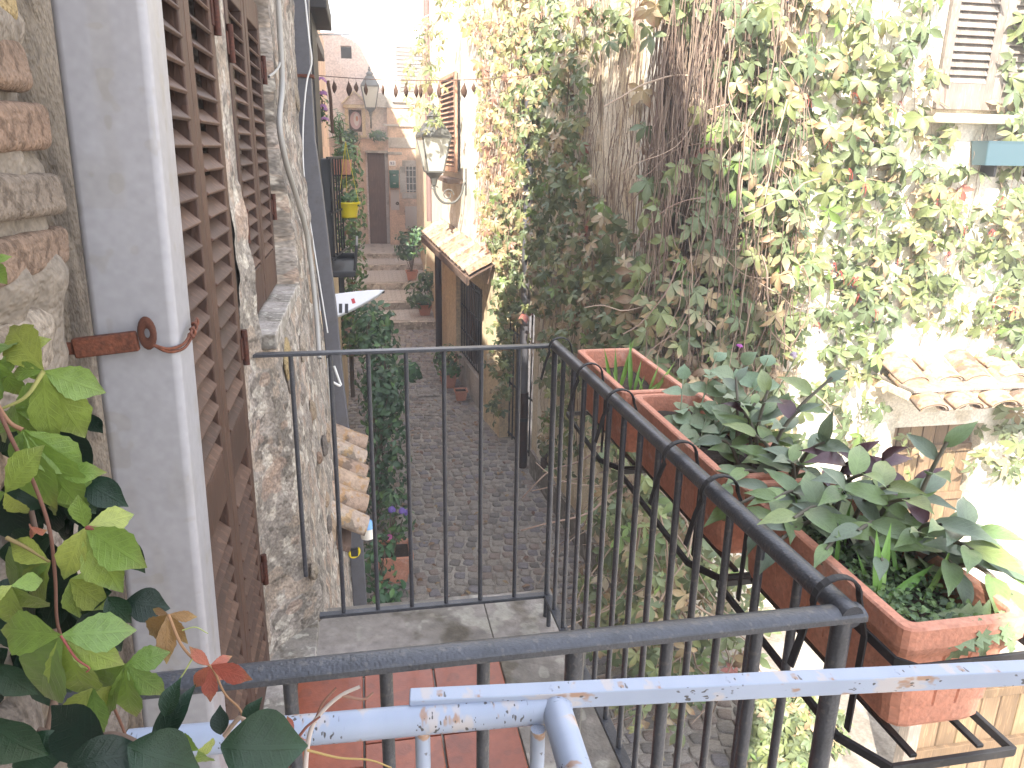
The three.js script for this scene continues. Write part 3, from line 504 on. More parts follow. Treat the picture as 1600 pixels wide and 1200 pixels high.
{
  const t = thing('balcony_railing', 'dark grey iron railing round the small balcony', 'railing', null, [0.1, FY, -1.6]);
  const put = (n, g, m = M.iron) => part(t, n, g.translate(-0.1, -FY, 1.6), m);
  const TY = -0.6, BY = -1.515, BL = V(-0.335, TY, -2.325), BR = V(0.597, TY, -2.33), FR = V(0.634, TY, -0.81), FL = V(-0.36, TY - 0.005, -0.815);
  put('top_rail', bar(BL, BR.clone().add(V(0.012, 0, 0)), 0.03, 0.01));
  put('top_rail', rod(BR.clone().add(V(0, 0, -0.012)), FR.clone().add(V(0, 0, 0.01)), 0.017, 14));
  { // bulged handrail towards the camera
    const s = new THREE.Shape(); s.moveTo(-0.018, -0.006); s.lineTo(-0.018, 0.002); s.quadraticCurveTo(-0.014, 0.009, 0, 0.009); s.quadraticCurveTo(0.014, 0.009, 0.018, 0.002); s.lineTo(0.018, -0.006); s.lineTo(-0.018, -0.006);
    const L = FR.x + 0.022 - FL.x, g = new THREE.ExtrudeGeometry(s, { depth: L, bevelEnabled: false, curveSegments: 8 }); g.rotateY(Math.PI / 2); g.translate(FL.x, FL.y + 0.004, FL.z); put('top_rail', boxUV(g));
  }
  put('bottom_rail', bar(V(-0.19, BY, -2.33), V(0.61, BY, -2.33), 0.026, 0.012));
  put('bottom_rail', bar(V(0.6, BY, -2.316), V(0.632, BY, -0.82), 0.03, 0.012));
  put('bottom_rail', bar(V(-0.3, BY, -0.812), V(0.615, BY, -0.812), 0.026, 0.012));
  const bal = (x, z, y0 = BY, r = 0.0075) => put('baluster', rod(V(x, y0, z), V(x, TY, z), r, 10));
  [-0.226, -0.11, 0.004, 0.12, 0.238, 0.357, 0.479].forEach((x, i) => bal(x, -2.33, i === 0 ? -1.36 : BY));
  for (let i = 0; i < 13; i++) { const k = (i + 1) / 14; bal(lerp(0.598, 0.634, k), lerp(-2.34, -0.82, k)); }
  [-0.106, 0.008, 0.129, 0.374, 0.502].forEach((x) => bal(x, -0.812, BY, 0.0085));
  bal(0.248, -0.812, BY, 0.0125);
  put('post', rod(V(0.597, FY - 0.01, -2.33), V(0.597, TY, -2.33), 0.01, 12)); put('post', rod(V(0.628, FY - 0.01, -0.812), V(0.628, TY, -0.812), 0.014, 12));
  put('foot', rod(V(0.592, FY - 0.01, -2.27), V(0.592, BY, -2.27), 0.008, 8)); put('foot', rod(V(0.62, FY - 0.01, -1.55), V(0.62, BY, -1.55), 0.008, 8));
}
{ // chipped white railing of the landing where the camera stands
  const t = thing('white_railing', 'chipped white painted iron railing with rust spots in the foreground', 'railing', null, [0.1, FY, -0.7]);
  const put = (n, g) => part(t, n, g.translate(-0.1, -FY, 0.7), M.whiteIron);
  const y = -0.6, a = atY(640, 1097, y), b = atY(1700, 1046, y), c = atY(200, 1165, y - 0.012), d = atY(868, 1106, y - 0.012);
  put('flat_bar', bar(a, b, 0.022, 0.022, 0.002)); put('round_rail', rod(c, d, 0.0165, 18)); put('round_rail', rod(d.clone().add(V(0, 0.002, 0)), atY(925, 1290, y - 0.01), 0.0175, 18));
  put('weld', new THREE.SphereGeometry(0.02, 14, 10).scale(1, 0.75, 1).translate(d.x, d.y + 0.004, d.z));
  const px = atY(660, 1130, y - 0.012); put('upright', rod(V(px.x, -1.7, px.z), V(px.x, px.y, px.z), 0.0085, 12)); put('upright', rod(V(0.46, -1.7, -0.69), V(0.46, y - 0.01, -0.69), 0.0085, 12)); t.children.pop();
  const q = atY(838, 1120, y - 0.012); put('upright', rod(V(q.x, -1.7, q.z + 0.01), V(q.x, y - 0.02, q.z + 0.01), 0.0085, 12));
}
// ---------- planters hung outside the railing ----------
const PL = [[-2.335, -1.86, 'far'], [-1.85, -1.29, 'middle'], [-1.28, -0.775, 'near']], PX = [0.668, 0.862];
PL.forEach(([z0, z1, w], i) => {
  const cz = (z0 + z1) / 2, hz = (z1 - z0) / 2 - 0.004, px0 = PX[0] + 0.018 * i, cx = (px0 + PX[1] + 0.022 * i) / 2, hx = (PX[1] + 0.022 * i - px0) / 2;
  const lab = ['long terracotta planter with thin grass, farthest along the railing', 'long terracotta planter in the middle of the railing', 'long terracotta planter with cactus at the near end of the railing'][i];
  const t = thing('terracotta_planter', lab, 'planter', 'terracotta planters on the balcony railing', [cx, -0.8, cz]);
  const B = 0.17, th = 0.014;
  part(t, 'body', rectLoft([{ y: 0, hx: hx * 0.74, hz: hz - 0.025, r: 0.025 }, { y: 0.008, hx: hx * 0.77, hz: hz - 0.02, r: 0.026 }, { y: 0.036, hx: hx * 0.79, hz: hz - 0.019, r: 0.026 }, { y: 0.037, hx: hx * 0.805, hz: hz - 0.018, r: 0.026, notch: 0 }, { y: 0.039, hx: hx * 0.81, hz: hz - 0.018, r: 0.026, notch: 0.003 }, { y: 0.135, hx: hx * 0.87, hz: hz - 0.012, r: 0.024, notch: 0.003 }, { y: 0.137, hx: hx * 0.87, hz: hz - 0.012, r: 0.024 }, { y: 0.15, hx: hx * 0.9, hz: hz - 0.01, r: 0.022 }, { y: 0.149, hx: hx * 0.85, hz: hz - 0.016, r: 0.02 }, { y: 0.05, hx: hx * 0.72, hz: hz - 0.03, r: 0.02 }], 7), M.terra);
  part(t, 'rim', rectLoft([{ y: 0.11, hx: hx * 0.82, hz: hz - 0.022, r: 0.016 }, { y: 0.15, hx: hx * 0.99, hz: hz - 0.001, r: 0.018 }, { y: 0.152, hx, hz, r: 0.018 }, { y: 0.182, hx, hz, r: 0.018 }, { y: 0.185, hx: hx - 0.003, hz: hz - 0.003, r: 0.016 }, { y: 0.185, hx: hx - 0.017, hz: hz - 0.017, r: 0.012 }, { y: 0.181, hx: hx - 0.02, hz: hz - 0.02, r: 0.011 }, { y: 0.085, hx: hx - 0.03, hz: hz - 0.03, r: 0.011 }]), M.terra);
  const sg = new THREE.PlaneGeometry(2 * (hx - 0.03), 2 * (hz - 0.03), 10, 26).rotateX(-Math.PI / 2), p = sg.attributes.position; for (let k = 0; k < p.count; k++) p.setY(k, (i ? 0.142 : 0.132) + 0.03 * noise3(p.getX(k) * 30, i, p.getZ(k) * 30, 3)); sg.computeVertexNormals(); part(t, 'soil', boxUV(sg), M.soil);
  // iron basket that carries it
  const k = thing('planter_bracket', ['dark iron basket carrying the farthest planter', 'dark iron basket carrying the middle planter', 'dark iron basket carrying the nearest planter'][i], 'bracket', 'iron planter baskets', [0.62, -0.82, cz]);
  const loc = (v) => v.sub(V(0.62, -0.82, cz)), xo = PX[1] + 0.022 * i + 0.012, xi = px0 - 0.006, za = z0 + 0.02, zb = z1 + 0.012;
  const strap = (pts, n, w = 0.005, h = 0.016) => { const gs = []; for (let q = 0; q + 1 < pts.length; q++) { const a = loc(pts[q].clone()), b = loc(pts[q + 1].clone()); gs.push(bar(a, b.clone().add(b.clone().sub(a).normalize().multiplyScalar(0.002)), w, h, 0.0015)); } part(k, n, merge(gs), M.darkIron); };
  const yu = -0.665, yl = -0.83;
  strap([V(xi, yu, za), V(xo, yu, za), V(xo, yu, zb), V(xi + 0.02, yu, zb), V(xi, yu, zb - 0.02), V(xi, yu, za)], 'upper_ring');
  strap([V(xi - 0.02, yl, za), V(xo - 0.01, yl, za), V(xo - 0.01, yl, zb), V(xi + 0.01, yl, zb), V(xi - 0.03, yl, zb - 0.07), V(xi - 0.02, yl, za)], 'lower_ring', 0.008, 0.014);
  for (const x of [xi + 0.05, xo - 0.06]) strap([V(x, yl + 0.008, za + 0.01), V(x, yl + 0.008, zb - 0.01)], 'cross_bar', 0.012, 0.006);
  for (const z of [[-2.29, -1.98], [-1.735, -1.375], [-1.2, -0.845]][i]) { // hook over the handrail
    const rx = lerp(0.597, 0.634, (z + 2.33) / 1.52), pts = []; for (let a = 0; a <= 12; a++) { const th = Math.PI * (1.12 - a / 12 * 1.12); pts.push(V(rx + 0.005 + Math.cos(th) * 0.036, -0.598 + Math.sin(th) * 0.034, z)); }
    const P2 = [V(rx - 0.055, -0.70, z + 0.004), V(rx - 0.04, -0.64, z + 0.002), ...pts, V(xi - 0.004, -0.665, z), V(xi - 0.006, -0.83, z)];
    strap(P2, 'hook', 0.013, 0.004);
  }
});
// ---------- the corner house on the right ----------
const FZ = -5.2; // its front, facing the camera
function wallRun(x0, z0, x1, z1, y0, y1, th = 0.3) { // upright wall slab whose alley face runs from (x0,z0) to (x1,z1); thickness goes to +x
  const dx = x1 - x0, dz = z1 - z0, L = Math.hypot(dx, dz), s = new THREE.BoxGeometry(th, y1 - y0, L); boxUVlen(s); s.translate(th / 2, (y0 + y1) / 2, 0);
  const g = boxUV(s); g.rotateY(Math.atan2(dx, dz) + (dz < 0 ? Math.PI : 0)); g.translate((x0 + x1) / 2, 0, (z0 + z1) / 2); return g;
}
const ALLEY = [[2.02, -5.2], [1.92, -8.2], [1.62, -10], [1.38, -13.5], [1.5, -17], [1.72, -25]];
const wallX = (z) => { for (let i = 0; i + 1 < ALLEY.length; i++) { const [a, b] = ALLEY[i], [c, d] = ALLEY[i + 1]; if (z <= b && z >= d) return lerp(a, c, (z - b) / (d - b)); } return z > -5.2 ? 2.02 : 1.72; };
const alleyWall = (za, zb, y0, y1, th) => wallRun(wallX(za), za, wallX(zb), zb, y0, y1, th);
function coppoGeo(L, r0, r1, seed) { const n = 12, m = 5, P = [], I = [], U = [], rr = rng(seed), th = 0.014; let base = 0;
  for (const out of [1, 0]) { for (let k = 0; k <= m; k++) { const t = k / m, r = lerp(r0, r1, t) - (out ? 0 : th), w = Math.sin(k * 2.1 + seed) * 0.003; for (let j = 0; j <= n; j++) { const a = Math.PI * j / n; P.push(Math.cos(a) * r, Math.sin(a) * r * 0.75 + w, t * L); U.push(a * r + seed * 0.37, t * L + seed * 0.21); } } for (let k = 0; k < m; k++) for (let j = 0; j < n; j++) { const a = base + k * (n + 1) + j, b = a + n + 1; out ? I.push(a, b, a + 1, b, b + 1, a + 1) : I.push(a, a + 1, b, b, a + 1, b + 1); } base += (m + 1) * (n + 1); }
  const N = (m + 1) * (n + 1); for (const k of [0, m]) for (let j = 0; j < n; j++) { const a = k * (n + 1) + j; I.push(a, a + 1, N + a, a + 1, N + a + 1, N + a); } for (let k = 0; k < m; k++) for (const j of [0, n]) { const a = k * (n + 1) + j, b = a + n + 1; I.push(a, b, N + a, b, N + b, N + a); }
  const g = new THREE.BufferGeometry(); g.setAttribute('position', new THREE.Float32BufferAttribute(P, 3)); g.setAttribute('uv', new THREE.Float32BufferAttribute(U, 2)); g.setIndex(I); g.computeVertexNormals(); return g; }
const COPPI = [0, 1, 2, 3].map((k) => coppoGeo(0.42, 0.085, 0.068, k + 1)), GUTTERS = [0, 1].map((k) => coppoGeo(0.42, 0.066, 0.08, k + 11).rotateZ(Math.PI));
{
  const h = thing('corner_house', 'vine-covered pale corner house on the right of the alley', 'house', null, [2.02, GY, FZ]);
  const put = (n, g, m) => part(h, n, g.translate(-2.02, -GY, -FZ), m);
  // front: wall with a door opening under the canopy (x 4.2 to 5.02, up to -2.2)
  const dx0 = 4.22, dx1 = 5.06, dy = -2.12;
  put('front_wall', merge([plainBox(2.02, GY, FZ, dx0, 2.6, FZ - 0.4), plainBox(dx1, GY, FZ, 12, 2.6, FZ - 0.4), plainBox(dx0, dy, FZ, dx1, 2.6, FZ - 0.4)]), M.white);
  put('alley_wall', merge([alleyWall(-5.602, -8.36, GY, 2.6, 0.32), alleyWall(-8.36, -9.5, -1.75, 2.6, 0.32)]), M.cream);
  put('pilaster', alleyWall(-7.72, -8.1, GY, 2.5, 0.1).translate(-0.03, 0, 0), M.white);
  put('wall_base', alleyWall(-5.5, -8.3, GY, GY + 0.3, 0.1).translate(-0.045, 0, 0), M.concrete);
  for (const y of [-3.16, -3.32]) put('vent', box(1.855, y - 0.055, -7.5, 1.9, y + 0.055, -7.72, 0.004), M.dark);
  // dark recess with a barred gate beside the grey pipe
  put('recess', merge([plainBox(2.25, GY, -8.3, 2.35, -1.7, -9.6)]), M.inner);
  const gate = put('barred_gate', merge([...Array(9)].map((_, i) => rod(V(wallX(-8.45 - i * 0.12) + 0.1, GY + 0.05, -8.45 - i * 0.12), V(wallX(-8.45 - i * 0.12) + 0.1, -1.78, -8.45 - i * 0.12), 0.01, 6)).concat([-3.6, -2.9, -2.2].map((y) => bar(V(wallX(-8.4) + 0.1, y, -8.4), V(wallX(-9.45) + 0.1, y, -9.45), 0.012, 0.03)))), M.darkIron);
  put('cornice', plainBox(1.85, 2.602, FZ + 0.1, 12, 2.75, FZ - 4.2), M.cream);
}
{ // grey rain pipe with a dark iron foot
  const px = wallX(-8.5) - 0.06, t = thing('grey_rain_pipe', 'round grey rain pipe with dark iron foot on the vine-covered alley wall', 'downpipe', null, [px, GY, -8.5]);
  part(t, 'pipe_body', rod(V(0, 0.75, 0), V(0, 4.2, 0), 0.05, 14), M.greyPipe); part(t, 'iron_foot', rod(V(0, 0, 0), V(0, 0.95, 0), 0.062, 14), M.lowPipe); part(t, 'collar', rod(V(0, 0.6, 0), V(0, 0.64, 0), 0.068, 14), M.darkIron);
}
{ // window of the front: weathered grey shutters, ledge and teal flower box
  shutterLeaf('front_shutter', 'sunlit weathered grey shutter leaf, left one of the window', 'shutter', 'weathered grey shutters of the front window', 0.44, 1.7, [4.06, 0.33, FZ + 0.016], 0, [M.greyWood, M.greyWood], { bands: [[0.18, 1.6]], seed: 11, pitch: 0.052, stile: 0.065, over: 1.3, tilt: 0.55, back: 0.0 });
  shutterLeaf('front_shutter', 'sunlit weathered grey shutter leaf, right one cut by the picture edge', 'shutter', 'weathered grey shutters of the front window', 0.44, 1.7, [4.503, 0.33, FZ + 0.016], 0, [M.greyWood, M.greyWood], { bands: [[0.18, 1.6]], seed: 12, pitch: 0.052, stile: 0.065, over: 1.3, tilt: 0.55, back: 0.0 });
  single('window_ledge', box(4.0, 0.235, FZ, 5.1, 0.3, FZ + 0.13, 0.01), M.cream, 'sunlit stone ledge below the weathered grey shutters', 'window sill');
  const t = thing('flower_box', 'teal metal flower box under the weathered grey shutters', 'flower box', null, [4.75, -0.05, FZ + 0.1]);
  part(t, 'trough', rectLoft([{ y: 0, hx: 0.3, hz: 0.07, r: 0.01 }, { y: 0.15, hx: 0.32, hz: 0.085, r: 0.01 }, { y: 0.17, hx: 0.325, hz: 0.09, r: 0.01 }, { y: 0.17, hx: 0.305, hz: 0.07, r: 0.008 }, { y: 0.14, hx: 0.3, hz: 0.065, r: 0.008 }]), M.teal); part(t, 'bracket', merge([box(-0.2, -0.08, -0.09, -0.18, 0, 0.05), box(0.18, -0.08, -0.09, 0.2, 0, 0.05)]), M.darkIron);
}
{ // plank door and its tiled canopy
  const t = thing('plank_door', 'weathered brown plank door under the front tile canopy', 'door', null, [4.22, GY, FZ - 0.12]);
  for (let i = 0; i < 7; i++) part(t, 'plank', box(0.002 + i * 0.12, 0, -0.02, 0.114 + i * 0.12, 1.58, 0.01 + (i % 2) * 0.004, 0.004), M.plank[i % 3]);
  for (const y of [0.3, 0.85, 1.3]) part(t, 'batten', box(0, y, 0.016, 0.84, y + 0.07, 0.04, 0.006), M.plank[0]);
  const c = thing('tile_canopy', 'sunlit canopy of old clay tiles over the plank door', 'canopy', null, [4.6, -1.66, FZ]); const r = rng(31);
  part(c, 'beam', box(-0.64, -0.09, 0.0, 0.62, -0.02, 0.4, 0.01), M.cream); part(c, 'board', box(-0.63, -0.016, 0, 0.61, 0.006, 0.44, 0.004).rotateX(0.0), M.greyWood[0]);
  for (let i = 0; i < 4; i++) for (const row of [0, 1]) { const m = part(c, 'roof_tile', COPPI[(i + row) % 4], M.coppo[Math.floor(r() * 4)]); m.position.set(-0.5 + i * 0.285 + (r() - 0.5) * 0.03, 0.02 + (row ? 0.13 : 0.0) + r() * 0.01, row ? -0.13 : 0.12); m.rotation.set(0.38, (r() - 0.5) * 0.1, 0); m.scale.set(1.75, 1.3, 1); const g2 = part(c, 'gutter_tile', GUTTERS[i % 2], M.coppo[Math.floor(r() * 4)]); g2.position.set(-0.36 + i * 0.285, 0.055 + (row ? 0.13 : 0), row ? -0.13 : 0.12); g2.rotation.x = 0.38; g2.scale.set(1.6, 0.8, 0.98); }
  c.children.filter((m) => m.name.includes('tile')).forEach((m) => { m.position.z += 0.02; });
}
{ // low plank gate in the sunny yard
  const t = thing('garden_gate', 'low pale plank gate in the sunny yard, lower right', 'gate', null, [3.1, GY, -3.2]); const r = rng(14);
  for (let i = 0; i < 9; i++) part(t, 'plank', box(i * 0.13, 0.04, -0.012, i * 0.13 + 0.118, 0.84 + r() * 0.02, 0.012, 0.004), M.plank[i % 3]);
  for (const y of [0.3, 0.68]) part(t, 'rail', box(-0.02, y, 0.014, 1.2, y + 0.06, 0.04, 0.004), M.plank[1]);
  part(t, 'post', box(-0.1, 0, -0.04, -0.02, 0.95, 0.04, 0.008), M.greyWood[1]);
}
// ---------- yellow house further up the alley ----------
{
  const h = thing('yellow_house', 'yellow and white alley house with a tiled lean-to', 'house', null, [1.5, GY, -12]);
  const put = (n, g, m) => part(h, n, g.translate(-1.5, -GY, 12), m);
  // below the lean-to: piers and a barred opening
  put('pier', alleyWall(-9.5, -10.35, GY, -1.5, 0.3), M.yellow); put('pier', alleyWall(-12.3, -13.5, GY, -1.5, 0.3), M.yellow); put('lintel', alleyWall(-10.35, -12.3, -1.85, -1.5, 0.3), M.yellow);
  put('step_wall', alleyWall(-13.5, -17, GY, -1.5, 0.3), M.yellow); put('far_wall', alleyWall(-17, -25, GY, 1.9, 0.3), M.yellow);
  put('upper_wall', merge([alleyWall(-9.5, -13.5, -1.5, 3.3, 0.3), alleyWall(-13.5, -17, -1.5, 3.3, 0.3)]), M.white);
  put('window_surround', alleyWall(-12.55, -14.5, -0.62, 1.35, 0.1).translate(-0.025, 0, 0), M.cream); h.children.pop();
  const recX = (z) => wallX(z) + 0.26;
  put('recess', wallRun(recX(-10.3), -10.3, recX(-12.4), -12.4, GY, -1.8, 0.05), M.inner);
  const bars = []; for (let i = 0; i < 15; i++) { const z = -10.4 - i * 0.133, x = wallX(z) + 0.08; bars.push(rod(V(x, GY + 0.5, z), V(x, -1.86, z), 0.009, 6)); }
  for (const y of [-3.2, -2.8, -2.4, -2.0]) bars.push(bar(V(wallX(-10.35) + 0.08, y, -10.35), V(wallX(-12.3) + 0.08, y, -12.3), 0.012, 0.02));
  put('grille', merge(bars), M.darkIron); put('low_wall', alleyWall(-10.35, -12.3, GY, GY + 0.45, 0.2).translate(0.04, 0, 0), M.greyWall);
  put('brown_door', merge([wallRun(wallX(-11.6) + 0.16, -11.6, wallX(-12.25) + 0.16, -12.25, GY, -1.9, 0.05)]), M.dullDoor);
  put('roof_edge', merge([alleyWall(-9.5, -13.5, 3.302, 3.42, 0.7).translate(-0.3, 0, 0)]), M.orange);
  // lean-to roof of clay tiles
  const lt = thing('lean_to_roof', 'sunlit lean-to roof of clay tiles above the alley doors', 'roof', null, [1.4, -1.3, -11.5]); const r = rng(17);
  const ex = (z) => wallX(z) - 0.36;
  const zA = -9.7, zB = -13.6;
  { const gs = []; const a = V(ex(zA), -1.62, zA), b = V(ex(zB), -1.50, zB); part(lt, 'eaves_board', bar(a.clone().sub(V(1.4, -1.3, -11.5)), b.clone().sub(V(1.4, -1.3, -11.5)), 0.03, 0.1), M.dullDoor);
    const s = new THREE.BufferGeometry(), q = (z, x, y) => [x - 1.4, y + 1.3, z + 11.5]; const A1 = q(zA, ex(zA), -1.57), A2 = q(zA, wallX(zA) + 0.02, -1.36), B1 = q(zB, ex(zB), -1.45), B2 = q(zB, wallX(zB) + 0.02, -1.26), dn = (p) => [p[0], p[1] - 0.03, p[2]];
    const f = [A1, A2, B1, A2, B2, B1, dn(A1), dn(B1), dn(A2), dn(A2), dn(B1), dn(B2), A1, dn(A1), A2, A2, dn(A1), dn(A2)].flat(); s.setAttribute('position', new THREE.Float32BufferAttribute(f, 3)); s.computeVertexNormals(); part(lt, 'deck', boxUV(s), M.dullDoor); }
  const n = 15; for (let i = 0; i < n; i++) { const z = lerp(zA - 0.1, zB + 0.1, i / (n - 1)), y = lerp(-1.57, -1.45, i / (n - 1)); const m = part(lt, 'roof_tile', COPPI[i % 4], M.coppo[Math.floor(r() * 4)]); m.rotation.set(0.5 + (r() - 0.5) * 0.05, -Math.PI / 2 + 0.08, 0, 'YXZ'); m.position.set(wallX(z) + 0.02 - 1.4, y + 0.24 + 1.3, z + 11.5); m.scale.set(1.55, 1.3, 1); const g2 = part(lt, 'gutter_tile', GUTTERS[i % 2], M.coppo[Math.floor(r() * 4)]); g2.rotation.copy(m.rotation); g2.position.copy(m.position).add(V(0, 0.0, -0.13)); g2.scale.set(1.4, 1, 0.98); }
  // window with sunlit louvred shutters
  const wz = -12.7, A = -Math.PI / 2;
  shutterLeaf('alley_shutter', 'sunlit orange-brown louvred shutter behind the street lantern', 'shutter', null, 1.4, 1.42, [wallX(-13.3) - 0.04, -0.34, -13.3], A + 0.0685, [[M.orangeWood], [M.orangeWood]], { bands: [[0.08, 1.36]], seed: 13, pitch: 0.07, stile: 0.12, back: 0.0 });
  single('alley_window_sill', box(wallX(-12.6) - 0.16, -0.5, -13.4, wallX(-12.6) + 0.1, -0.43, -11.8, 0.01), M.dullDoor, 'brown sill below the orange-brown louvred shutter', 'window sill');
  single('pink_rain_pipe', rod(V(wallX(-16.9) - 0.05, -1.5, -16.9), V(wallX(-16.9) - 0.05, 3.3, -16.9), 0.06, 12), M.pinkPipe, 'pinkish rain pipe on the sunlit wall beyond the lantern', 'downpipe');
  single('brown_rain_pipe', rod(V(wallX(-13.6) - 0.08, GY, -13.6), V(wallX(-13.6) - 0.08, -1.62, -13.6), 0.06, 12), M.lowPipe, 'dark brown rain pipe under the lean-to roof', 'downpipe');
}
function lantern(label, s, pos, turn, armSide) { // tapered street lantern on a scrolled wall arm
  const t = thing('street_lantern', label, 'street lantern', 'wall lanterns of the alley', pos); t.rotation.y = turn; t.scale.setScalar(s);
  const n = 4, ring = (r, y) => [...Array(n)].map((_, k) => V(Math.cos(k * Math.PI / 2 + Math.PI / 4) * r, y, Math.sin(k * Math.PI / 2 + Math.PI / 4) * r));
  const lo = ring(0.2, 0.12), hi = ring(0.36, 0.72);
  for (let k = 0; k < n; k++) { const a = lo[k], b = lo[(k + 1) % n], c = hi[k], d = hi[(k + 1) % n]; const g = new THREE.BufferGeometry().setFromPoints([a, b, c, b, d, c]); g.computeVertexNormals(); part(t, 'glass_pane', boxUV(g), M.glass); part(t, 'frame_bar', bar(a, c, 0.022, 0.022), M.greyIron); part(t, 'frame_bar', bar(c, d, 0.03, 0.04), M.greyIron); part(t, 'frame_bar', bar(a, b, 0.024, 0.03), M.greyIron); }
  const cone = (r0, r1, y0, y1) => new THREE.CylinderGeometry(r1, r0, y1 - y0, 4, 1).rotateY(Math.PI / 4).translate(0, (y0 + y1) / 2, 0);
  part(t, 'roof', merge([cone(0.38, 0.2, 0.74, 0.95), cone(0.2, 0.16, 0.95, 1.0), cone(0.13, 0.13, 1.0, 1.06), cone(0.15, 0.04, 1.06, 1.14)]), M.greyIron); part(t.children[t.children.length - 1], 'finial', new THREE.LatheGeometry([[0, 1.13], [0.03, 1.14], [0.045, 1.18], [0.02, 1.21], [0.03, 1.24], [0, 1.29]].map(([x, y]) => new THREE.Vector2(x, y)), 12), M.greyIron);
  part(t, 'bulb', new THREE.SphereGeometry(0.06, 12, 10).translate(0, 0.42, 0), M.porcelain); part(t, 'base', merge([cone(0.08, 0.21, 0.0, 0.12), cone(0.05, 0.08, -0.12, 0)]), M.greyIron);
  const sx = armSide; part(t, 'arm', merge([tube([V(0, -0.12, 0), V(0.02 * sx, -0.25, 0), V(0.16 * sx, -0.42, 0), V(0.38 * sx, -0.42, 0), V(0.52 * sx, -0.26, 0), V(0.56 * sx, -0.1, 0), V(0.64 * sx, -0.02, 0)], 0.022, 8, 30), tube([...Array(14)].map((_, i) => V((0.26 + Math.cos(i * 0.6) * (0.11 - i * 0.006)) * sx, -0.29 + Math.sin(i * 0.6) * (0.11 - i * 0.006), 0)), 0.012, 6, 50), tube([...Array(10)].map((_, i) => V(Math.cos(i * 0.6) * (0.07 - i * 0.004), -0.16 + Math.sin(i * 0.6) * 0.03, Math.sin(i) * 0.02)), 0.01, 6, 30)]), M.greyIron);
  part(t, 'wall_plate', box(0.6 * sx, -0.3, -0.05, 0.66 * sx, 0.18, 0.05), M.greyIron); return t;
}
{ const p = atZ(678, 272, -11.5); lantern('large street lantern on a scrolled arm above the lean-to roof', 0.8, [p.x, p.y - 0.06, -11.5], 0.15, 1); }
// ---------- low houses on the left further along ----------
{
  const h = thing('low_left_house', 'low dark-roofed house on the left side of the alley', 'house', null, [-0.6, GY, -9]);
  const put = (n, g, m) => part(h, n, g.translate(0.6, -GY, 9), m);
  put('wall', merge([plainBox(-5, GY, -4.9, -0.52, 1.75, -15)]), M.orange); put('far_wall', plainBox(-5, GY, -15.02, -1.0, 5.2, -26), M.orange);  // far wall is an unseen block, added tall to keep sun off the end house
  put('lower_wall', plainBox(-0.515, GY, -5, -0.3, -1.2, -12), M.yellow);
  // dark metal-clad upper front with eaves
  put('cladding', box(-0.6, -0.7, -6.6, -0.315, 1.0, -7.4, 0.01), M.darkIron); put('eaves', merge([box(-0.7, 0.98, -6.4, -0.19, 1.12, -7.6, 0.01), box(-0.7, 1.122, -6.5, -0.4, 1.7, -8.6, 0.01)]), M.darkIron);
  put('roof', box(-0.7, 1.15, -8.65, -0.42, 1.3, -12, 0.01), M.darkIron);
  put('corner_post', box(-0.24, GY, -7.95, -0.2, 1.1, -8.0, 0.004), M.dullDoor); h.children.pop();
  const b = thing('window_tray', 'black metal ledge jutting from the low left house', 'ledge', null, [-0.2, -1.06, -7]);
  part(b, 'tray', box(-0.15, 0, -0.5, 0.135, 0.05, 0.35, 0.008), M.black); part(b, 'back_lip', box(-0.15, 0.052, -0.5, 0.13, 0.1, -0.47, 0.004), M.black); part(b, 'side_lip', box(0.11, 0.052, -0.465, 0.133, 0.28, 0.3, 0.004).rotateZ(-0.12), M.black); part(b, 'arm', box(-0.02, -0.3, 0.0, 0.03, -0.002, 0.05, 0.006), M.black);
  const g = thing('window_grille', 'dark iron railing with uprights above the black ledge', 'railing', null, [-0.26, -0.95, -7.2]);
  for (let i = 0; i < 5; i++) part(g, 'upright', rod(V(0.02 + i * 0.018, 0, 0.3 - i * 0.16), V(0.02 + i * 0.018, 0.86, 0.3 - i * 0.16), 0.009, 6), M.darkIron);
  for (const y of [0.02, 0.4, 0.86]) part(g, 'crossbar', bar(V(0, y, 0.36), V(0.11, y, -0.42), 0.02, 0.018), M.darkIron);
  part(g, 'panel', box(-0.06, 0.02, -0.4, 0.015, 0.85, 0.28, 0.004), M.black);
}
{ // board poking out over the alley
  const a = atZ(500, 486, -6), b = atZ(579, 455, -6.3), L = b.distanceTo(a), t = thing('white_board', 'white pointed board with black and red marks poking out on the left', 'board', null, [a.x, a.y, a.z]);
  const s = new THREE.Shape(); s.moveTo(-0.2, -0.1); s.quadraticCurveTo(0.15, -0.1, L, 0.01); s.quadraticCurveTo(0.12, 0.1, -0.2, 0.1); s.lineTo(-0.2, -0.1);
  const g = new THREE.ExtrudeGeometry(s, { depth: 0.035, bevelEnabled: true, bevelSize: 0.012, bevelThickness: 0.012, bevelSegments: 3, curveSegments: 14 });
  part(t, 'hull', boxUV(g), M.boardWhite); part(t, 'tip', new THREE.SphereGeometry(0.016, 10, 8).translate(L + 0.002, 0.01, 0.018), M.black);
  for (let i = 0; i < 3; i++) part(t, 'black_mark', box(0.1 + i * 0.045, -0.03, 0.048, 0.125 + i * 0.045, 0.045, 0.0495, 0.0005).rotateZ(-0.3), M.black); part(t, 'red_mark', box(0.25, -0.03, 0.048, 0.275, 0.01, 0.0495, 0.0005), M.redPaint);
  t.rotation.set(-0.5, 0.12, Math.atan2(b.y - a.y, b.x - a.x), 'ZYX');
}
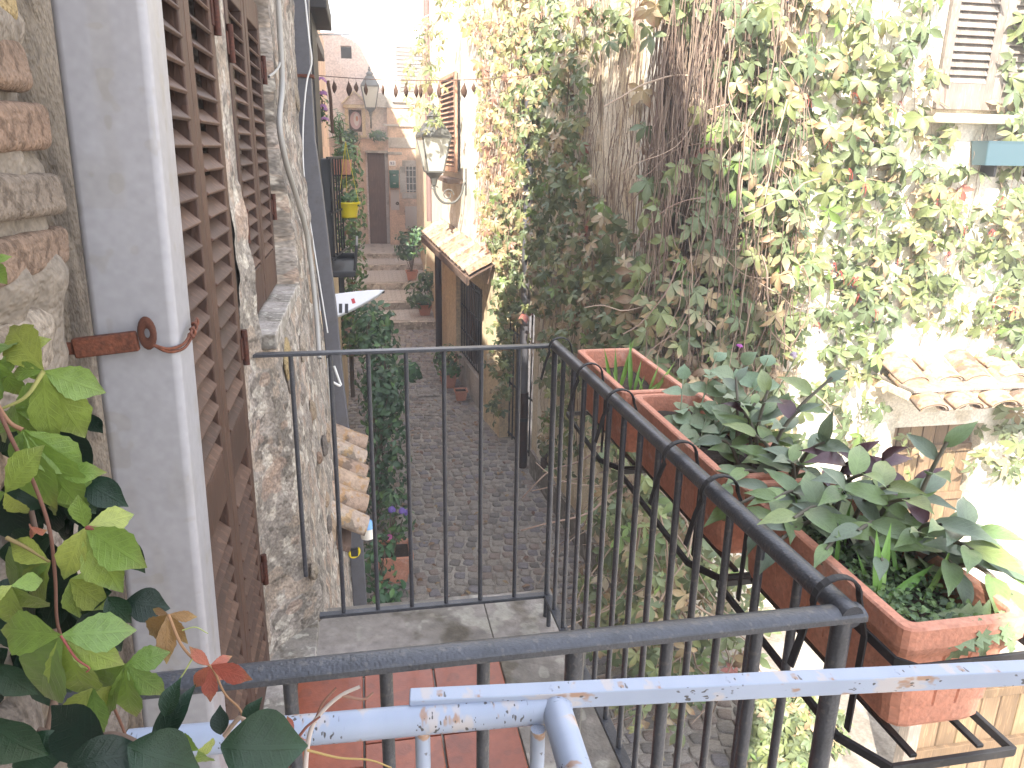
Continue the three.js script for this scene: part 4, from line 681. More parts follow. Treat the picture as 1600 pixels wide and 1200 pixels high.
{ // small clay-tile canopy at the foot of the rubble wall
  const c = thing('left_tile_canopy', 'small canopy of clay tiles behind the railing at the left wall', 'canopy', null, [-0.32, -1.64, -3.85]); const r = rng(44);
  part(c, 'deck', box(-0.05, -0.06, -0.62, 0.25, -0.03, 0.6, 0.004).rotateZ(-0.42), M.dullDoor);
  for (let i = 0; i < 6; i++) { const z = 0.5 - i * 0.2; const m = part(c, 'roof_tile', COPPI[i % 4], M.coppo[[0, 1, 3, 2, 0, 1][i]]); m.rotation.set(0.42 + (r() - 0.5) * 0.06, Math.PI / 2 + (r() - 0.5) * 0.1, 0, 'YXZ'); m.position.set(-0.08, 0.09 + r() * 0.012, z); m.scale.set(1.12, 1.15, 0.95); const q = part(c, 'gutter_tile', GUTTERS[i % 2], M.coppo[(i + 2) % 4]); q.rotation.copy(m.rotation); q.position.set(-0.08, 0.085, z - 0.1); q.scale.set(1.05, 0.8, 0.93); }
  const l = thing('porch_lamp', 'small white and blue lamp under the end of the clay-tile canopy', 'lamp', null, [-0.03, -1.83, -3.5]); part(l, 'shade', new THREE.CylinderGeometry(0.02, 0.04, 0.035, 14).translate(0, 0.05, 0), M.blue); part(l, 'body', new THREE.CylinderGeometry(0.037, 0.034, 0.055, 14).translate(0, 0.003, 0), M.porcelain); part(l, 'holder', rod(V(-0.16, 0.06, 0), V(0, 0.075, 0), 0.008, 6), M.darkIron);
  const y = thing('yellow_hook', 'yellow and black hook on the grey pipe below the clay tiles', 'hook', null, [-0.1, -1.96, -3.55]); part(y, 'hook_band', new THREE.TorusGeometry(0.026, 0.007, 8, 20, 4.4).rotateZ(2.6).rotateY(0.4), M.yellowPlastic); part(y, 'hook_block', box(-0.018, -0.018, -0.015, 0.018, 0.02, 0.015), M.black);
}
// ---------- the end of the alley ----------
{
  const Z = -25, h = thing('pink_house', 'pink gabled house with a shrine closing the end of the alley', 'house', null, [0.8, TOPY, Z]);
  const put = (n, g, m, par = h) => part(par, n, g.translate(-0.8, -TOPY, -Z), m);
  const s = new THREE.Shape(); s.moveTo(-2.2, TOPY - 1); s.lineTo(-2.2, 3.1); s.lineTo(-0.6, 3.2); s.lineTo(-0.05, 3.02); s.lineTo(1.3, 1.9); s.lineTo(1.3, TOPY - 1); s.lineTo(-2.2, TOPY - 1);
  const hole = new THREE.Path(); hole.moveTo(-0.4, 2.5); hole.lineTo(-0.09, 2.5); hole.lineTo(-0.09, 2.85); hole.lineTo(-0.4, 2.85); hole.lineTo(-0.4, 2.5); s.holes.push(hole);
  const niche = new THREE.Path(); niche.moveTo(-0.25, 0.45); niche.lineTo(0.13, 0.45); niche.lineTo(0.13, 1.08); niche.lineTo(-0.25, 1.08); niche.lineTo(-0.25, 0.45); s.holes.push(niche);
  put('gable_wall', boxUV(new THREE.ExtrudeGeometry(s, { depth: 0.5, bevelEnabled: false }).translate(0, 0, Z - 0.5)), M.pink);
  put('attic_opening', plainBox(-0.45, 2.45, Z - 0.46, -0.05, 2.9, Z - 0.4), M.dark); put('niche_back', plainBox(-0.3, 0.4, Z - 0.26, 0.18, 1.12, Z - 0.2), M.dullDoor);
  put('lower_wall', merge([plainBox(-2.2, TOPY - 0.5, Z + 0.002, 0.2, 0.25, Z + 0.1), plainBox(0.2, -0.12, Z + 0.002, 0.88, 0.25, Z + 0.1)]), M.orange);
  // right part stands forward with number, mailbox, window and meter panel
  put('front_bay', merge([plainBox(0.88, TOPY - 0.6, Z - 0.4, 1.42, 1.15, Z + 0.3), plainBox(1.84, TOPY - 0.6, Z - 0.4, 2.3, 1.15, Z + 0.3), plainBox(1.42, TOPY - 0.6, Z - 0.4, 1.84, -1.32, Z + 0.3), plainBox(1.42, -0.55, Z - 0.4, 1.84, 1.15, Z + 0.3)]), M.orange);
  put('bay_upper', plainBox(0.6, 1.152, Z - 0.4, 2.4, 1.55, Z + 0.33), M.greyWall); put('bay_band', merge([box(0.9, 0.0, Z + 0.301, 2.1, 0.3, Z + 0.34, 0.01), box(0.88, -0.2, Z + 0.301, 1.3, -0.12, Z + 0.33, 0.01)]), M.greyWall); put('bay_gable', plainBox(0.62, 1.552, Z - 0.9, 1.35, 2.02, Z - 0.42), M.greyWall); put('cornice', merge([box(0.75, 0.62, Z + 0.301, 2.2, 0.68, Z + 0.37, 0.01), box(1.05, 1.3, Z + 0.331, 2.2, 1.36, Z + 0.4, 0.01)]), M.greyWall);
  const door = put('door', box(0.26, TOPY, Z + 0.01, 0.86, -0.14, Z + 0.05, 0.006), M.dullDoor); put('door_lining', merge([plainBox(0.78, TOPY, Z + 0.052, 0.875, -0.16, Z + 0.07)]), M.greyWall); put('lintel_shade_board', box(0.2, -0.16, Z + 0.101, 0.878, -0.09, Z + 0.26, 0.006), M.greyWall);
  // shrine
  const sh = put('shrine', merge([box(-0.36, 0.35, Z + 0.002, -0.26, 1.12, Z + 0.08, 0.004), box(0.14, 0.35, Z + 0.002, 0.24, 1.12, Z + 0.08, 0.004), box(-0.4, 1.122, Z + 0.002, 0.28, 1.22, Z + 0.14, 0.006), box(-0.4, 0.28, Z + 0.11, 0.28, 0.348, Z + 0.2, 0.006)]), M.yellow);
  const tri = new THREE.Shape(); tri.moveTo(-0.4, 0); tri.lineTo(0.28, 0); tri.lineTo(-0.06, 0.32); tri.lineTo(-0.4, 0); part(sh, 'pediment', boxUV(new THREE.ExtrudeGeometry(tri, { depth: 0.1, bevelEnabled: false }).translate(0, 1.23, Z + 0.002)).translate(-0.8, -TOPY, -Z), M.pink);
  for (const [a, b] of [[V(-0.44, 1.24, Z + 0.12), V(-0.06, 1.6, Z + 0.12)], [V(-0.06, 1.6, Z + 0.12), V(0.32, 1.24, Z + 0.12)]]) part(sh, 'moulding', bar(a, b, 0.16, 0.045).translate(-0.8, -TOPY, -Z), M.yellow);
  const pic = put('picture', new THREE.CircleGeometry(0.19, 24).scale(0.9, 1.35, 1).translate(-0.05, 0.78, Z - 0.19), STD({ roughness: 0.4, map: (() => { const t = tex(64, 64, (u, v) => { const d = Math.hypot((u - 0.56) * 1.5, v - 0.55), m = Math.hypot((u - 0.62) * 1.8, (v - 0.6) * 1.4); return m < 0.2 ? hex(0xd9926a) : d < 0.36 ? hex(0xe8ded8) : hex(0xd8b8b4); }); return t; })() }));
  // grille window
  put('dark_room_pane', plainBox(1.42, -1.32, Z + 0.1, 1.84, -0.55, Z + 0.12), M.darkRoomPane); const gb = []; for (const x of [1.5, 1.61, 1.72]) gb.push(rod(V(x, -1.34, Z + 0.33), V(x, -0.52, Z + 0.33), 0.014, 6)); for (const y of [-1.25, -1.05, -0.85, -0.65]) gb.push(rod(V(1.38, y, Z + 0.33), V(1.88, y, Z + 0.33), 0.014, 6)); put('window_grille', merge(gb), M.panel); put('window_frame', merge([box(1.3, -0.54, Z + 0.301, 1.96, -0.36, Z + 0.33, 0.006), box(1.28, -1.5, Z + 0.301, 1.96, -1.33, Z + 0.34, 0.006), box(1.22, -1.32, Z + 0.301, 1.4, -0.545, Z + 0.32, 0.006)]), M.greyWall);  // the sheet behind the grille has the unlit room painted in its tone
  const cv = document.createElement('canvas'); cv.width = 128; cv.height = 96; const cx = cv.getContext('2d'); cx.fillStyle = '#e9e6e4'; cx.fillRect(0, 0, 128, 96); cx.fillStyle = '#2a3a6a'; cx.font = 'bold 76px sans-serif'; cx.textAlign = 'center'; cx.textBaseline = 'middle'; cx.fillText('93', 64, 50); const ct = new THREE.CanvasTexture(cv); ct.colorSpace = THREE.SRGBColorSpace;
  const pm = STD({ color: 0xe9e6e4, roughness: 0.3 }), pl = single('number_plate', new THREE.BoxGeometry(0.2, 0.15, 0.015), [pm, pm, pm, pm, STD({ map: ct, roughness: 0.3 }), pm], 'white house number plate reading 93 at the end of the alley', 'number plate'); pl.position.set(1.0, -0.45, Z + 0.309);
  const mb = thing('mailbox', 'green metal mailbox below the house number plate', 'mailbox', null, [1.04, -1.18, Z + 0.3]); part(mb, 'box', box(-0.14, 0, 0.001, 0.14, 0.5, 0.13, 0.03), M.green); part(mb, 'lid', box(-0.15, 0.42, 0.131, 0.15, 0.53, 0.15, 0.01), M.green); for (const y of [0.36, 0.12]) part(mb.children[0], 'emblem', box(-0.03, y, 0.131, 0.04, y + 0.035, 0.134, 0.001), M.panel); 
  const mp = thing('meter_panel', 'grey meter cupboard door set in the pink wall', 'meter cupboard', null, [1.35, -2.42, Z + 0.3]); part(mp, 'door', box(0, 0, 0.001, 0.44, 0.68, 0.03, 0.006), M.panel); part(mp.children[0], 'inset', box(0.07, 0.12, 0.031, 0.37, 0.56, 0.036, 0.004), M.panel); part(mp, 'hinge', merge([box(-0.012, 0.1, 0.02, 0.0, 0.16, 0.04), box(-0.012, 0.5, 0.02, 0, 0.56, 0.04)]), M.dark); const mp2 = thing('letter_panel', 'small grey panel with a dark emblem below the mailbox', 'panel', null, [0.92, -1.85, Z + 0.3]); part(mp2, 'plate', box(0, 0, 0.001, 0.26, 0.6, 0.02, 0.004), M.panel); part(mp2, 'emblem', new THREE.TorusGeometry(0.035, 0.018, 6, 10).translate(0.2, 0.2, 0.024), M.dark);
  lantern('smaller street lantern on the pink end wall beside the shrine', 1.0, [0.4, 1.0, Z + 0.45], Math.PI / 2, 1);
}
{ // tall house behind on the right, with overhanging eaves
  const t = thing('tower_house', 'grey house with overhanging eaves behind the end of the alley', 'house', null, [1.9, TOPY, -27]);
  part(t, 'wall', plainBox(-0.62, 0, -2, 0.9, 6.05, 0), M.greyWall); for (let i = 0; i < 16; i++) part(t, 'wall_course', box(-0.6, 4.2 + i * 0.12, 0.001, 0.5, 4.29 + i * 0.12, 0.03, 0.01), M.greyWood[i % 3]);
  const u = thing('upper_house', 'pale upper storey with wooden eaves at the top of the view', 'house', null, [2.1, 2.2, -19]); part(u, 'wall', plainBox(-0.35, -2, -3, 1.5, 3, 0), M.cream); part(u, 'eaves', box(-1.1, 1.55, -0.8, 1, 1.75, 0.4, 0.02), M.dullDoor); u.position.y = 2.0;
}
// ---------- wires across the alley ----------
{
  const Zw = -7.6, a = V(-0.33, 0.61, Zw), b = V(wallX(Zw), 0.72, Zw), sag = (t) => V(lerp(a.x, b.x, t), lerp(a.y, b.y, t) - 0.06 * 4 * t * (1 - t), Zw);
  single('hanging_line', tube([...Array(13)].map((_, i) => sag(i / 12)), 0.004, 5, 30), M.wire, 'thin brown line strung across the alley with dried pods hanging', 'wire');
  const xs = [522, 545, 556, 571, 598, 618, 634, 650, 657, 672, 686, 725, 740], r = rng(61), places = ['first', 'second', 'third', 'fourth', 'fifth', 'sixth', 'seventh', 'eighth', 'ninth', 'tenth', 'eleventh', 'twelfth', 'last'];
  xs.forEach((px, i) => { const q = atZ(px, 125, Zw), t = (q.x - a.x) / (b.x - a.x), p = sag(t), s = 0.09 + r() * 0.05, d = thing('dried_pod', 'dried brown pod on the line over the alley, ' + places[i] + ' from the left', 'dried pod', 'dried pods hanging on the line', [p.x, p.y - 0.035, Zw]);
    part(d, 'string', rod(V(0, 0, 0), V(0, 0.035, 0), 0.0015, 5), M.wire); const k = new THREE.SphereGeometry(0.5, 10, 10), pp = k.attributes.position; for (let v = 0; v < pp.count; v++) { const y = pp.getY(v), w = y > 0 ? 1 - y * 1.6 : 1 - Math.pow(-y * 2, 3) * 0.8; pp.setXYZ(v, pp.getX(v) * 0.55 * w + 0.25 * y * y, y, pp.getZ(v) * 0.3 * w); } k.computeVertexNormals(); k.translate(0, -0.42, 0).scale(s, s, s).rotateY(r() * 3); part(d, 'pod', k, M.bark); });
  single('white_overhead_cable', tube([V(-0.35, 0.93, -7.5), V(0.2, 0.98, -7.5), V(0.9, 1.23, -7.5), V(2.0, 1.75, -7.5)], 0.006, 6, 30), M.whiteCable, 'pale cable crossing high over the alley', 'cable');
}
// ---------- creepers ----------
const GREENS = [[0.075, 0.14, 0.05], [0.06, 0.115, 0.045], [0.1, 0.17, 0.06], [0.13, 0.2, 0.06], [0.09, 0.14, 0.07]], TAN = [0.42, 0.3, 0.17], BROWN = [0.24, 0.14, 0.08], YEL = [0.34, 0.36, 0.1], RED = [0.4, 0.13, 0.1];
const protos = { };
const PAL = { // leaf kinds of each creeper
  green: [{ c0: [0.18, 0.22, 0.1], c1: TAN, tip: 1, w: 3.5 }, { c0: [0.22, 0.26, 0.1], c1: TAN, tip: 0.85, w: 3 }, { c0: [0.14, 0.185, 0.085], c1: TAN, tip: 2, w: 2.5 }, { c0: [0.27, 0.29, 0.12], c1: [0.46, 0.33, 0.18], tip: 0.55, w: 2 }, { c0: [0.44, 0.34, 0.19], c1: [0.4, 0.24, 0.14], tip: 0.5, w: 1.6 }, { c0: [0.22, 0.33, 0.085], c1: YEL, tip: 1, w: 0.6 }, { c0: RED, c1: BROWN, tip: 0.6, w: 0.04 }],
  tan: [{ c0: [0.22, 0.24, 0.12], c1: TAN, tip: 0.45, w: 3 }, { c0: [0.18, 0.22, 0.1], c1: TAN, tip: 0.8, w: 3 }, { c0: [0.48, 0.39, 0.25], c1: BROWN, tip: 0.8, w: 2.6 }, { c0: [0.36, 0.26, 0.16], c1: BROWN, tip: 0.4, w: 1 }, { c0: [0.17, 0.25, 0.09], c1: TAN, tip: 1, w: 1 }],
  dry: [{ c0: [0.46, 0.34, 0.18], c1: [0.45, 0.25, 0.16], tip: 0.5, w: 3 }, { c0: [0.38, 0.36, 0.15], c1: TAN, tip: 0.6, w: 3 }, { c0: [0.24, 0.29, 0.11], c1: TAN, tip: 0.8, w: 2 }, { c0: [0.45, 0.25, 0.18], c1: BROWN, tip: 0.6, w: 1 }],
};
for (const k in PAL) PAL[k].forEach((q, i) => { q.geo = [0, 1, 2].map((v) => palmate(1000 + i * 17 + v * 5 + k.length * 131, q.c0, q.c1, q.tip, { drop: 0.06, n: 5 })); });
function ellipses(list, base = 0) { return (px, py) => { let w = base; for (const [cx, cy, rx, ry, d] of list) { const q = ((px - cx) / rx) ** 2 + ((py - cy) / ry) ** 2; if (q < 1.3) w = Math.max(w, d * (1 - sstep(0.7, 1.3, q))); } return w; }; }
function scatter({ seed, n, sample, weight, pal, size, normal, spread = 0.9, depth }) {
  const r = rng(seed), out = [];
  for (let i = 0; i < n; i++) {
    const { p, nrm } = sample(r); const [px, py] = proj(p); if (r() > weight(px, py, p)) continue;
    const kind = typeof pal === 'function' ? pal(px, py, r) : pal, q = pick(r, PAL[kind]), s = fr3(r, size[0], size[1]);
    const nn = nrm.clone().add(V((r() - 0.5) * spread * 2, (r() - 0.5) * spread + 0.25, (r() - 0.5) * spread * 2));
    const j = 0.75 + r() * 0.5; out.push({ geo: q.geo[Math.floor(r() * 3)], m: facing(p, nn, (r() - 0.5) * 1.6, s), tint: [j, j, j] });
  }
  return out;
}
const stemCol = (r, k = 1) => { const t = r(); return mix3([0.2, 0.13, 0.1], [0.42, 0.32, 0.24], t).map((x) => x * k); };
function hangingStems(seed, n, at, len, weight, col, rad0 = 0.0025) {
  const r = rng(seed), out = [];
  for (let i = 0; i < n; i++) { const { p, nrm } = at(r), L = len[0] + r() * (len[1] - len[0]); const [px, py] = proj(p.clone().add(V(0, -L * 0.5, 0))); if (r() > weight(px, py)) continue; const sx = (r() - 0.5) * 0.14, pts = []; for (let k = 0; k <= 4; k++) pts.push(p.clone().add(V((r() - 0.5) * 0.05 + sx * k / 4, -L * k / 4, (r() - 0.5) * 0.05)).addScaledVector(nrm, (r() - 0.5) * 0.05)); out.push({ pts, r: rad0 * (0.6 + r() * 0.9), c: col(r), sides: 3, seg: 8 }); }
  return out;
}
const berryGeo = new THREE.IcosahedronGeometry(0.0075, 1);
function berries(parent, seed, n, sample, weight) { // red fruit stalks
  const r = rng(seed), paths = [], bl = [];
  for (let i = 0; i < n; i++) { const { p } = sample(r), [px, py] = proj(p); if (r() > weight(px, py)) continue; for (let k = 0; k < 5; k++) { const e = p.clone().add(V((r() - 0.5) * 0.1, -0.02 - r() * 0.08, (r() - 0.3) * 0.05)); paths.push({ pts: [p, p.clone().lerp(e, 0.5).add(V(0.01 * (r() - 0.5), 0.015, 0.01)), e], r: 0.0025, c: [0.45, 0.07, 0.06], sides: 3 }); if (r() < 0.45) bl.push(berryGeo.clone().translate(e.x, e.y, e.z)); } }
  if (!paths.length) return; tag(part(parent, 'fruit_stalks', stemsGeo(paths), M.deadStem), null, null, null, 'stuff'); if (bl.length) tag(part(parent, 'berries', merge(bl), M.berry ??= STD({ color: 0x23263c, roughness: 0.4 })), null, null, null, 'stuff');
}
const frontPt = (x0, x1, y0, y1, d0, d1) => (r) => ({ p: V(fr3(r, x0, x1), fr3(r, y0, y1), FZ + fr3(r, d0, d1) * (0.4 + 0.6 * r())), nrm: V(-0.1, 0.1, 1) });
const alleyPt = (z0, z1, y0, y1, d0, d1) => (r) => { const z = fr3(r, z0, z1); return { p: V(wallX(z) - fr3(r, d0, d1) * (0.4 + 0.6 * r()), fr3(r, y0, y1), z), nrm: V(-0.8, 0.1, 0.75) }; };
const inWindow = (px, py) => px > 1476 && py < 190 || (px > 1385 && px < 1570 && py > 520 && py < 640);
{ // 1: sunny creeper on the front of the corner house
  const t = thing('front_creeper', 'sunlit creeper spread over the pale front around the grey shutters', 'creeper', 'creepers on the corner house', [3.4, -1.6, FZ + 0.02]); const off = V(3.4, -1.6, FZ + 0.02);
  const w = ellipses([[1330, 60, 90, 80, 0.75], [1250, 110, 90, 130, 0.7], [1400, 160, 85, 120, 0.8], [1300, 300, 110, 110, 0.8], [1430, 330, 120, 80, 0.85], [1460, 420, 150, 80, 0.9], [1585, 120, 30, 110, 0.9], [1590, 400, 50, 110, 0.9], [1340, 430, 90, 90, 0.8], [1330, 580, 60, 80, 0.7], [1590, 640, 30, 120, 0.7], [1440, 40, 40, 70, 0.7], [1570, 500, 50, 60, 0.8], [1350, 660, 40, 60, 0.4], [1570, 740, 40, 60, 0.5]], 0.11);
  const list = scatter({ seed: 101, n: 2100, sample: frontPt(2.5, 5.5, -2.6, 1.5, 0.02, 0.2), weight: (px, py, p) => inWindow(px, py) && px < 1560 ? 0 : w(px, py), pal: 'green', size: [0.085, 0.15] });
  list.forEach((q) => q.m.premultiply(new THREE.Matrix4().makeTranslation(-off.x, -off.y, -off.z)));
  addLeavesAt(t, list, M.leaf, 260, off);
  const st = hangingStems(102, 240, frontPt(2.4, 5.4, -1.2, 1.6, 0.005, 0.05), [0.3, 1.1], (px, py) => inWindow(px, py) ? 0 : 0.8, (r) => stemCol(r, 1.2)); const r = rng(103);
  for (let i = 0; i < 26; i++) { const x = fr3(r, 2.6, 5.2), y = fr3(r, -1.4, 1.2), pts = [V(x, y, FZ + 0.03)]; let a = r() * 6.28; for (let k = 0; k < 4; k++) { a += (r() - 0.5); pts.push(pts[k].clone().add(V(Math.cos(a) * 0.16, Math.sin(a) * 0.16, (r() - 0.4) * 0.03))); } const [px, py] = proj(pts[2]); if (!inWindow(px, py)) st.push({ pts, r: 0.006, c: [0.34, 0.26, 0.18], sides: 5 }); }
  tag(part(t, 'stems', stemsGeo(st).translate(-off.x, -off.y, -off.z), M.deadStem), null, null, null, 'stuff');
  berries(t, 104, 60, (r) => { for (;;) { const q = frontPt(2.5, 5.4, -1.2, 1.2, 0.05, 0.2)(r), [px, py] = proj(q.p); if (px > 1440 && py < 280) continue; q.p.sub(off); return q; } }, () => 0.6);
}
function addLeavesAt(t, list, mat, most, off, name, rest) { // scores with the world position, then keeps local matrices
  const T = new THREE.Matrix4().makeTranslation(off.x, off.y, off.z);
  const sc = list.map((q) => { const wm = T.clone().multiply(q.m), p = V().setFromMatrixPosition(wm), [x, y, d] = proj(p), s = wm.getMaxScaleOnAxis(); return { q, s: d > 0.1 && x > -20 && x < 1620 && y > -20 && y < 1220 ? s / d + (q.front ?? 0) : 0 }; }).sort((a, b) => b.s - a.s);
  sc.slice(0, most).forEach(({ q }) => { const m = part(t, name ?? 'leaf', q.geo, mat); q.m.decompose(m.position, m.quaternion, m.scale); });
  const left = sc.slice(most).map((x) => x.q); if (left.length) tag(part(t, rest ?? 'foliage', mergePlaced(left), mat), null, null, null, 'stuff');
}
const shift = (list, off) => list.forEach((q) => q.m.premultiply(new THREE.Matrix4().makeTranslation(-off.x, -off.y, -off.z)));
{ // 2: the heavy half-dry curtain hanging at the corner, in the shade
  const off = V(2.3, -1.8, FZ + 0.1), t = thing('hanging_creeper', 'heavy half-dry creeper curtain hanging at the shaded house corner', 'creeper', 'creepers on the corner house', off.toArray());
  const w = ellipses([[1120, 520, 160, 130, 1], [1190, 400, 90, 180, 0.95], [1020, 500, 110, 120, 0.85], [1150, 250, 60, 160, 0.55], [1060, 330, 60, 90, 0.35], [1200, 130, 50, 130, 0.55], [1230, 560, 70, 110, 0.9], [1060, 20, 120, 40, 0.4], [1130, 640, 150, 60, 0.8]], 0.015);
  const list = scatter({ seed: 111, n: 2300, sample: frontPt(1.75, 3.05, -2.4, 1.4, 0.05, 0.6), weight: w, pal: (px, py, r) => px > 960 && py > 330 && r() < 0.62 ? 'tan' : 'green', size: [0.095, 0.15] });
  shift(list, off); addLeavesAt(t, list, M.leaf, 300, off);
  const wS = ellipses([[1065, 130, 70, 330, 1], [1130, 300, 90, 250, 0.6], [1030, 420, 60, 180, 0.7], [1200, 200, 60, 260, 0.35], [1150, 560, 130, 110, 0.35]], 0.02);
  const st = hangingStems(112, 1700, frontPt(1.9, 3.0, -1.6, 1.9, 0.03, 0.34), [0.4, 1.5], wS, (r) => stemCol(r, 0.9), 0.0042), r = rng(113);
  st.push(...hangingStems(114, 850, frontPt(1.85, 3.0, -1.5, 1.2, 0.3, 0.68), [0.4, 1.1], ellipses([[1070, 200, 75, 260, 0.9], [1100, 420, 110, 170, 0.75], [1180, 500, 80, 120, 0.5], [1190, 220, 50, 200, 0.3]], 0), (q) => stemCol(q, 0.75), 0.004));
  for (let i = 0; i < 60; i++) { const x = fr3(r, 1.95, 2.9), y = fr3(r, -1.9, 0.6), pts = [V(x, y, FZ + fr3(r, 0.2, 0.6))]; let a = -1.57 + (r() - 0.5) * 2.4; for (let k = 0; k < 5; k++) { a += (r() - 0.5) * 0.9; pts.push(pts[k].clone().add(V(Math.cos(a) * 0.12, Math.sin(a) * 0.12, (r() - 0.5) * 0.06))); } st.push({ pts, r: 0.003 + r() * 0.004, c: stemCol(r, 1.1), sides: 5 }); }
  tag(part(t, 'dead_stems', stemsGeo(st).translate(-off.x, -off.y, -off.z), M.deadStem), null, null, null, 'stuff');
}
{ // 3: green creeper on the shaded alley wall
  const off = V(1.9, -1.6, -6.8), t = thing('alley_creeper', 'dark green creeper covering the shaded alley wall and pilaster', 'creeper', 'creepers on the corner house', off.toArray());
  const w = ellipses([[860, 240, 55, 270, 0.9], [905, 430, 50, 150, 0.95], [805, 380, 35, 120, 0.8], [950, 460, 45, 120, 0.8], [775, 530, 22, 150, 1], [880, 560, 40, 60, 0.6], [900, 50, 50, 80, 0.7], [770, 400, 40, 60, 0.8], [960, 30, 50, 40, 0.5], [870, 680, 30, 50, 0.5]], 0.02);
  const list = scatter({ seed: 121, n: 2600, sample: alleyPt(-5.25, -9.4, -3.3, 1.9, 0.03, 0.28), weight: w, pal: (px, py, r) => r() < 0.2 ? 'tan' : 'green', size: [0.075, 0.125] });
  shift(list, off); addLeavesAt(t, list, M.leaf, 280, off);
  const wS = ellipses([[915, 250, 30, 320, 1], [965, 200, 40, 240, 0.75], [880, 420, 90, 200, 0.5], [800, 200, 40, 220, 0.6]], 0.04), st = hangingStems(122, 1100, alleyPt(-5.25, -9, -2.4, 2.2, 0.01, 0.1), [0.4, 1.4], wS, (r) => stemCol(r, 0.9), 0.003);
  tag(part(t, 'stems', stemsGeo(st).translate(-off.x, -off.y, -off.z), M.deadStem), null, null, null, 'stuff');
}
{ // 4: dry, pinkish creeper high on the sunlit alley wall
  const off = V(1.7, -0.5, -10.5), t = thing('dry_creeper', 'dry reddish creeper on the sunlit alley wall beside the lantern', 'creeper', 'creepers on the corner house', off.toArray());
  const w = ellipses([[785, 170, 42, 210, 0.7], [800, 60, 50, 110, 0.8], [745, 25, 30, 40, 0.4], [780, 330, 35, 70, 0.8]], 0.0), list = scatter({ seed: 131, n: 1900, sample: alleyPt(-8, -13.2, -1.4, 2.6, 0.03, 0.25), weight: w, pal: 'dry', size: [0.07, 0.125] });
  shift(list, off); addLeavesAt(t, list, M.leaf, 160, off);
  const st = hangingStems(132, 700, alleyPt(-8, -13, -0.8, 2.8, 0.01, 0.15), [0.4, 1.3], w, (r) => mix3([0.38, 0.2, 0.15], [0.5, 0.36, 0.26], r()), 0.004); tag(part(t, 'stems', stemsGeo(st).translate(-off.x, -off.y, -off.z), M.deadStem), null, null, null, 'stuff');
  // the loose branch swinging out above the lantern
  const off2 = V(1.3, 0.6, -11.2), b = thing('hanging_branch', 'yellow-green creeper branch dangling above the street lantern', 'creeper', 'creepers on the corner house', off2.toArray()), r = rng(133), L = [], P2 = [];
  const spine = [[720, -30], [690, 20], [668, 60], [662, 110], [668, 150], [655, 190]].map(([x, y], i) => atZ(x, y, -11.6 + i * 0.12).sub(off2)), crv = new THREE.CatmullRomCurve3(spine); P2.push({ pts: spine, r: 0.008, c: [0.3, 0.22, 0.14], sides: 5, seg: 24 });
  for (let i = 0; i < 60; i++) { const p = crv.getPoint(r()).add(V((r() - 0.5) * 0.5, (r() - 0.5) * 0.35, (r() - 0.5) * 0.4)), q = pick(r, PAL.dry.slice(1, 3)); L.push({ geo: q.geo[i % 3], m: facing(p, V(-0.4 + r(), r(), 1), (r() - 0.5) * 2, fr3(r, 0.08, 0.13)) }); if (i % 2) P2.push({ pts: [crv.getPoint(r()), p.clone().add(V(0, 0.08, 0)), p], r: 0.003, c: [0.3, 0.22, 0.14], sides: 3 }); }
  addLeavesAt(b, L, M.leaf, 60, off2); part(b, 'branch', stemsGeo(P2), M.deadStem);
}
{ // 5: creeper low down beside the railing
  const off = V(1.9, -3, -4.6), t = thing('low_creeper', 'shaded creeper tumbling down behind the balusters to the ground', 'creeper', 'creepers on the corner house', off.toArray());
  const w = ellipses([[960, 860, 110, 200, 0.9], [1070, 720, 130, 100, 0.9], [1080, 950, 120, 140, 0.6], [900, 720, 60, 90, 0.8], [1000, 1080, 80, 110, 0.5], [1150, 860, 60, 100, 0.4]], 0.0), sample = (r) => ({ p: V(fr3(r, 1.55, 2.5), fr3(r, GY + 0.05, -1.7), fr3(r, -5.15, -3.6)), nrm: V(-0.25, 0.35, 1) });
  const list = scatter({ seed: 141, n: 1150, sample, weight: w, pal: (px, py, r) => r() < 0.3 ? 'tan' : 'green', size: [0.08, 0.13] }); shift(list, off); addLeavesAt(t, list, M.leaf, 280, off);
  const r = rng(142), st = []; for (let i = 0; i < 130; i++) { const { p } = sample(r), [px, py] = proj(p); if (r() > w(px, py)) continue; const pts = [p.sub(off)]; let a = -1.57 + (r() - 0.5) * 2; for (let k = 0; k < 5; k++) { a += (r() - 0.5) * 0.9; pts.push(pts[k].clone().add(V(Math.cos(a) * 0.15, Math.sin(a) * 0.15, (r() - 0.5) * 0.12))); } pts.forEach((q) => { q.y = Math.max(q.y, GY + 0.02 - off.y); }); st.push({ pts, r: 0.003 + r() * 0.006, c: stemCol(r, 1), sides: 4 }); }
  tag(part(t, 'stems', stemsGeo(st), M.deadStem), null, null, null, 'stuff');
  // lit ivy by the yard
  const o3 = V(2.2, GY, -3.5), u = thing('yard_creeper', 'sunlit creeper on the yard ground behind the near balusters', 'creeper', null, o3.toArray()), w3 = ellipses([[1250, 1130, 75, 60, 0.95], [1210, 1180, 50, 40, 0.9], [1290, 1090, 40, 40, 0.8]], 0), l3 = scatter({ seed: 143, n: 2600, sample: (r) => ({ p: V(fr3(r, 1.7, 2.9), GY + fr3(r, 0.04, 0.3), fr3(r, -4.4, -2.9)), nrm: V(-0.2, 1, 0.6) }), weight: w3, pal: 'green', size: [0.06, 0.1] }); shift(l3, o3); addLeavesAt(u, l3, M.leaf, 120, o3);
}
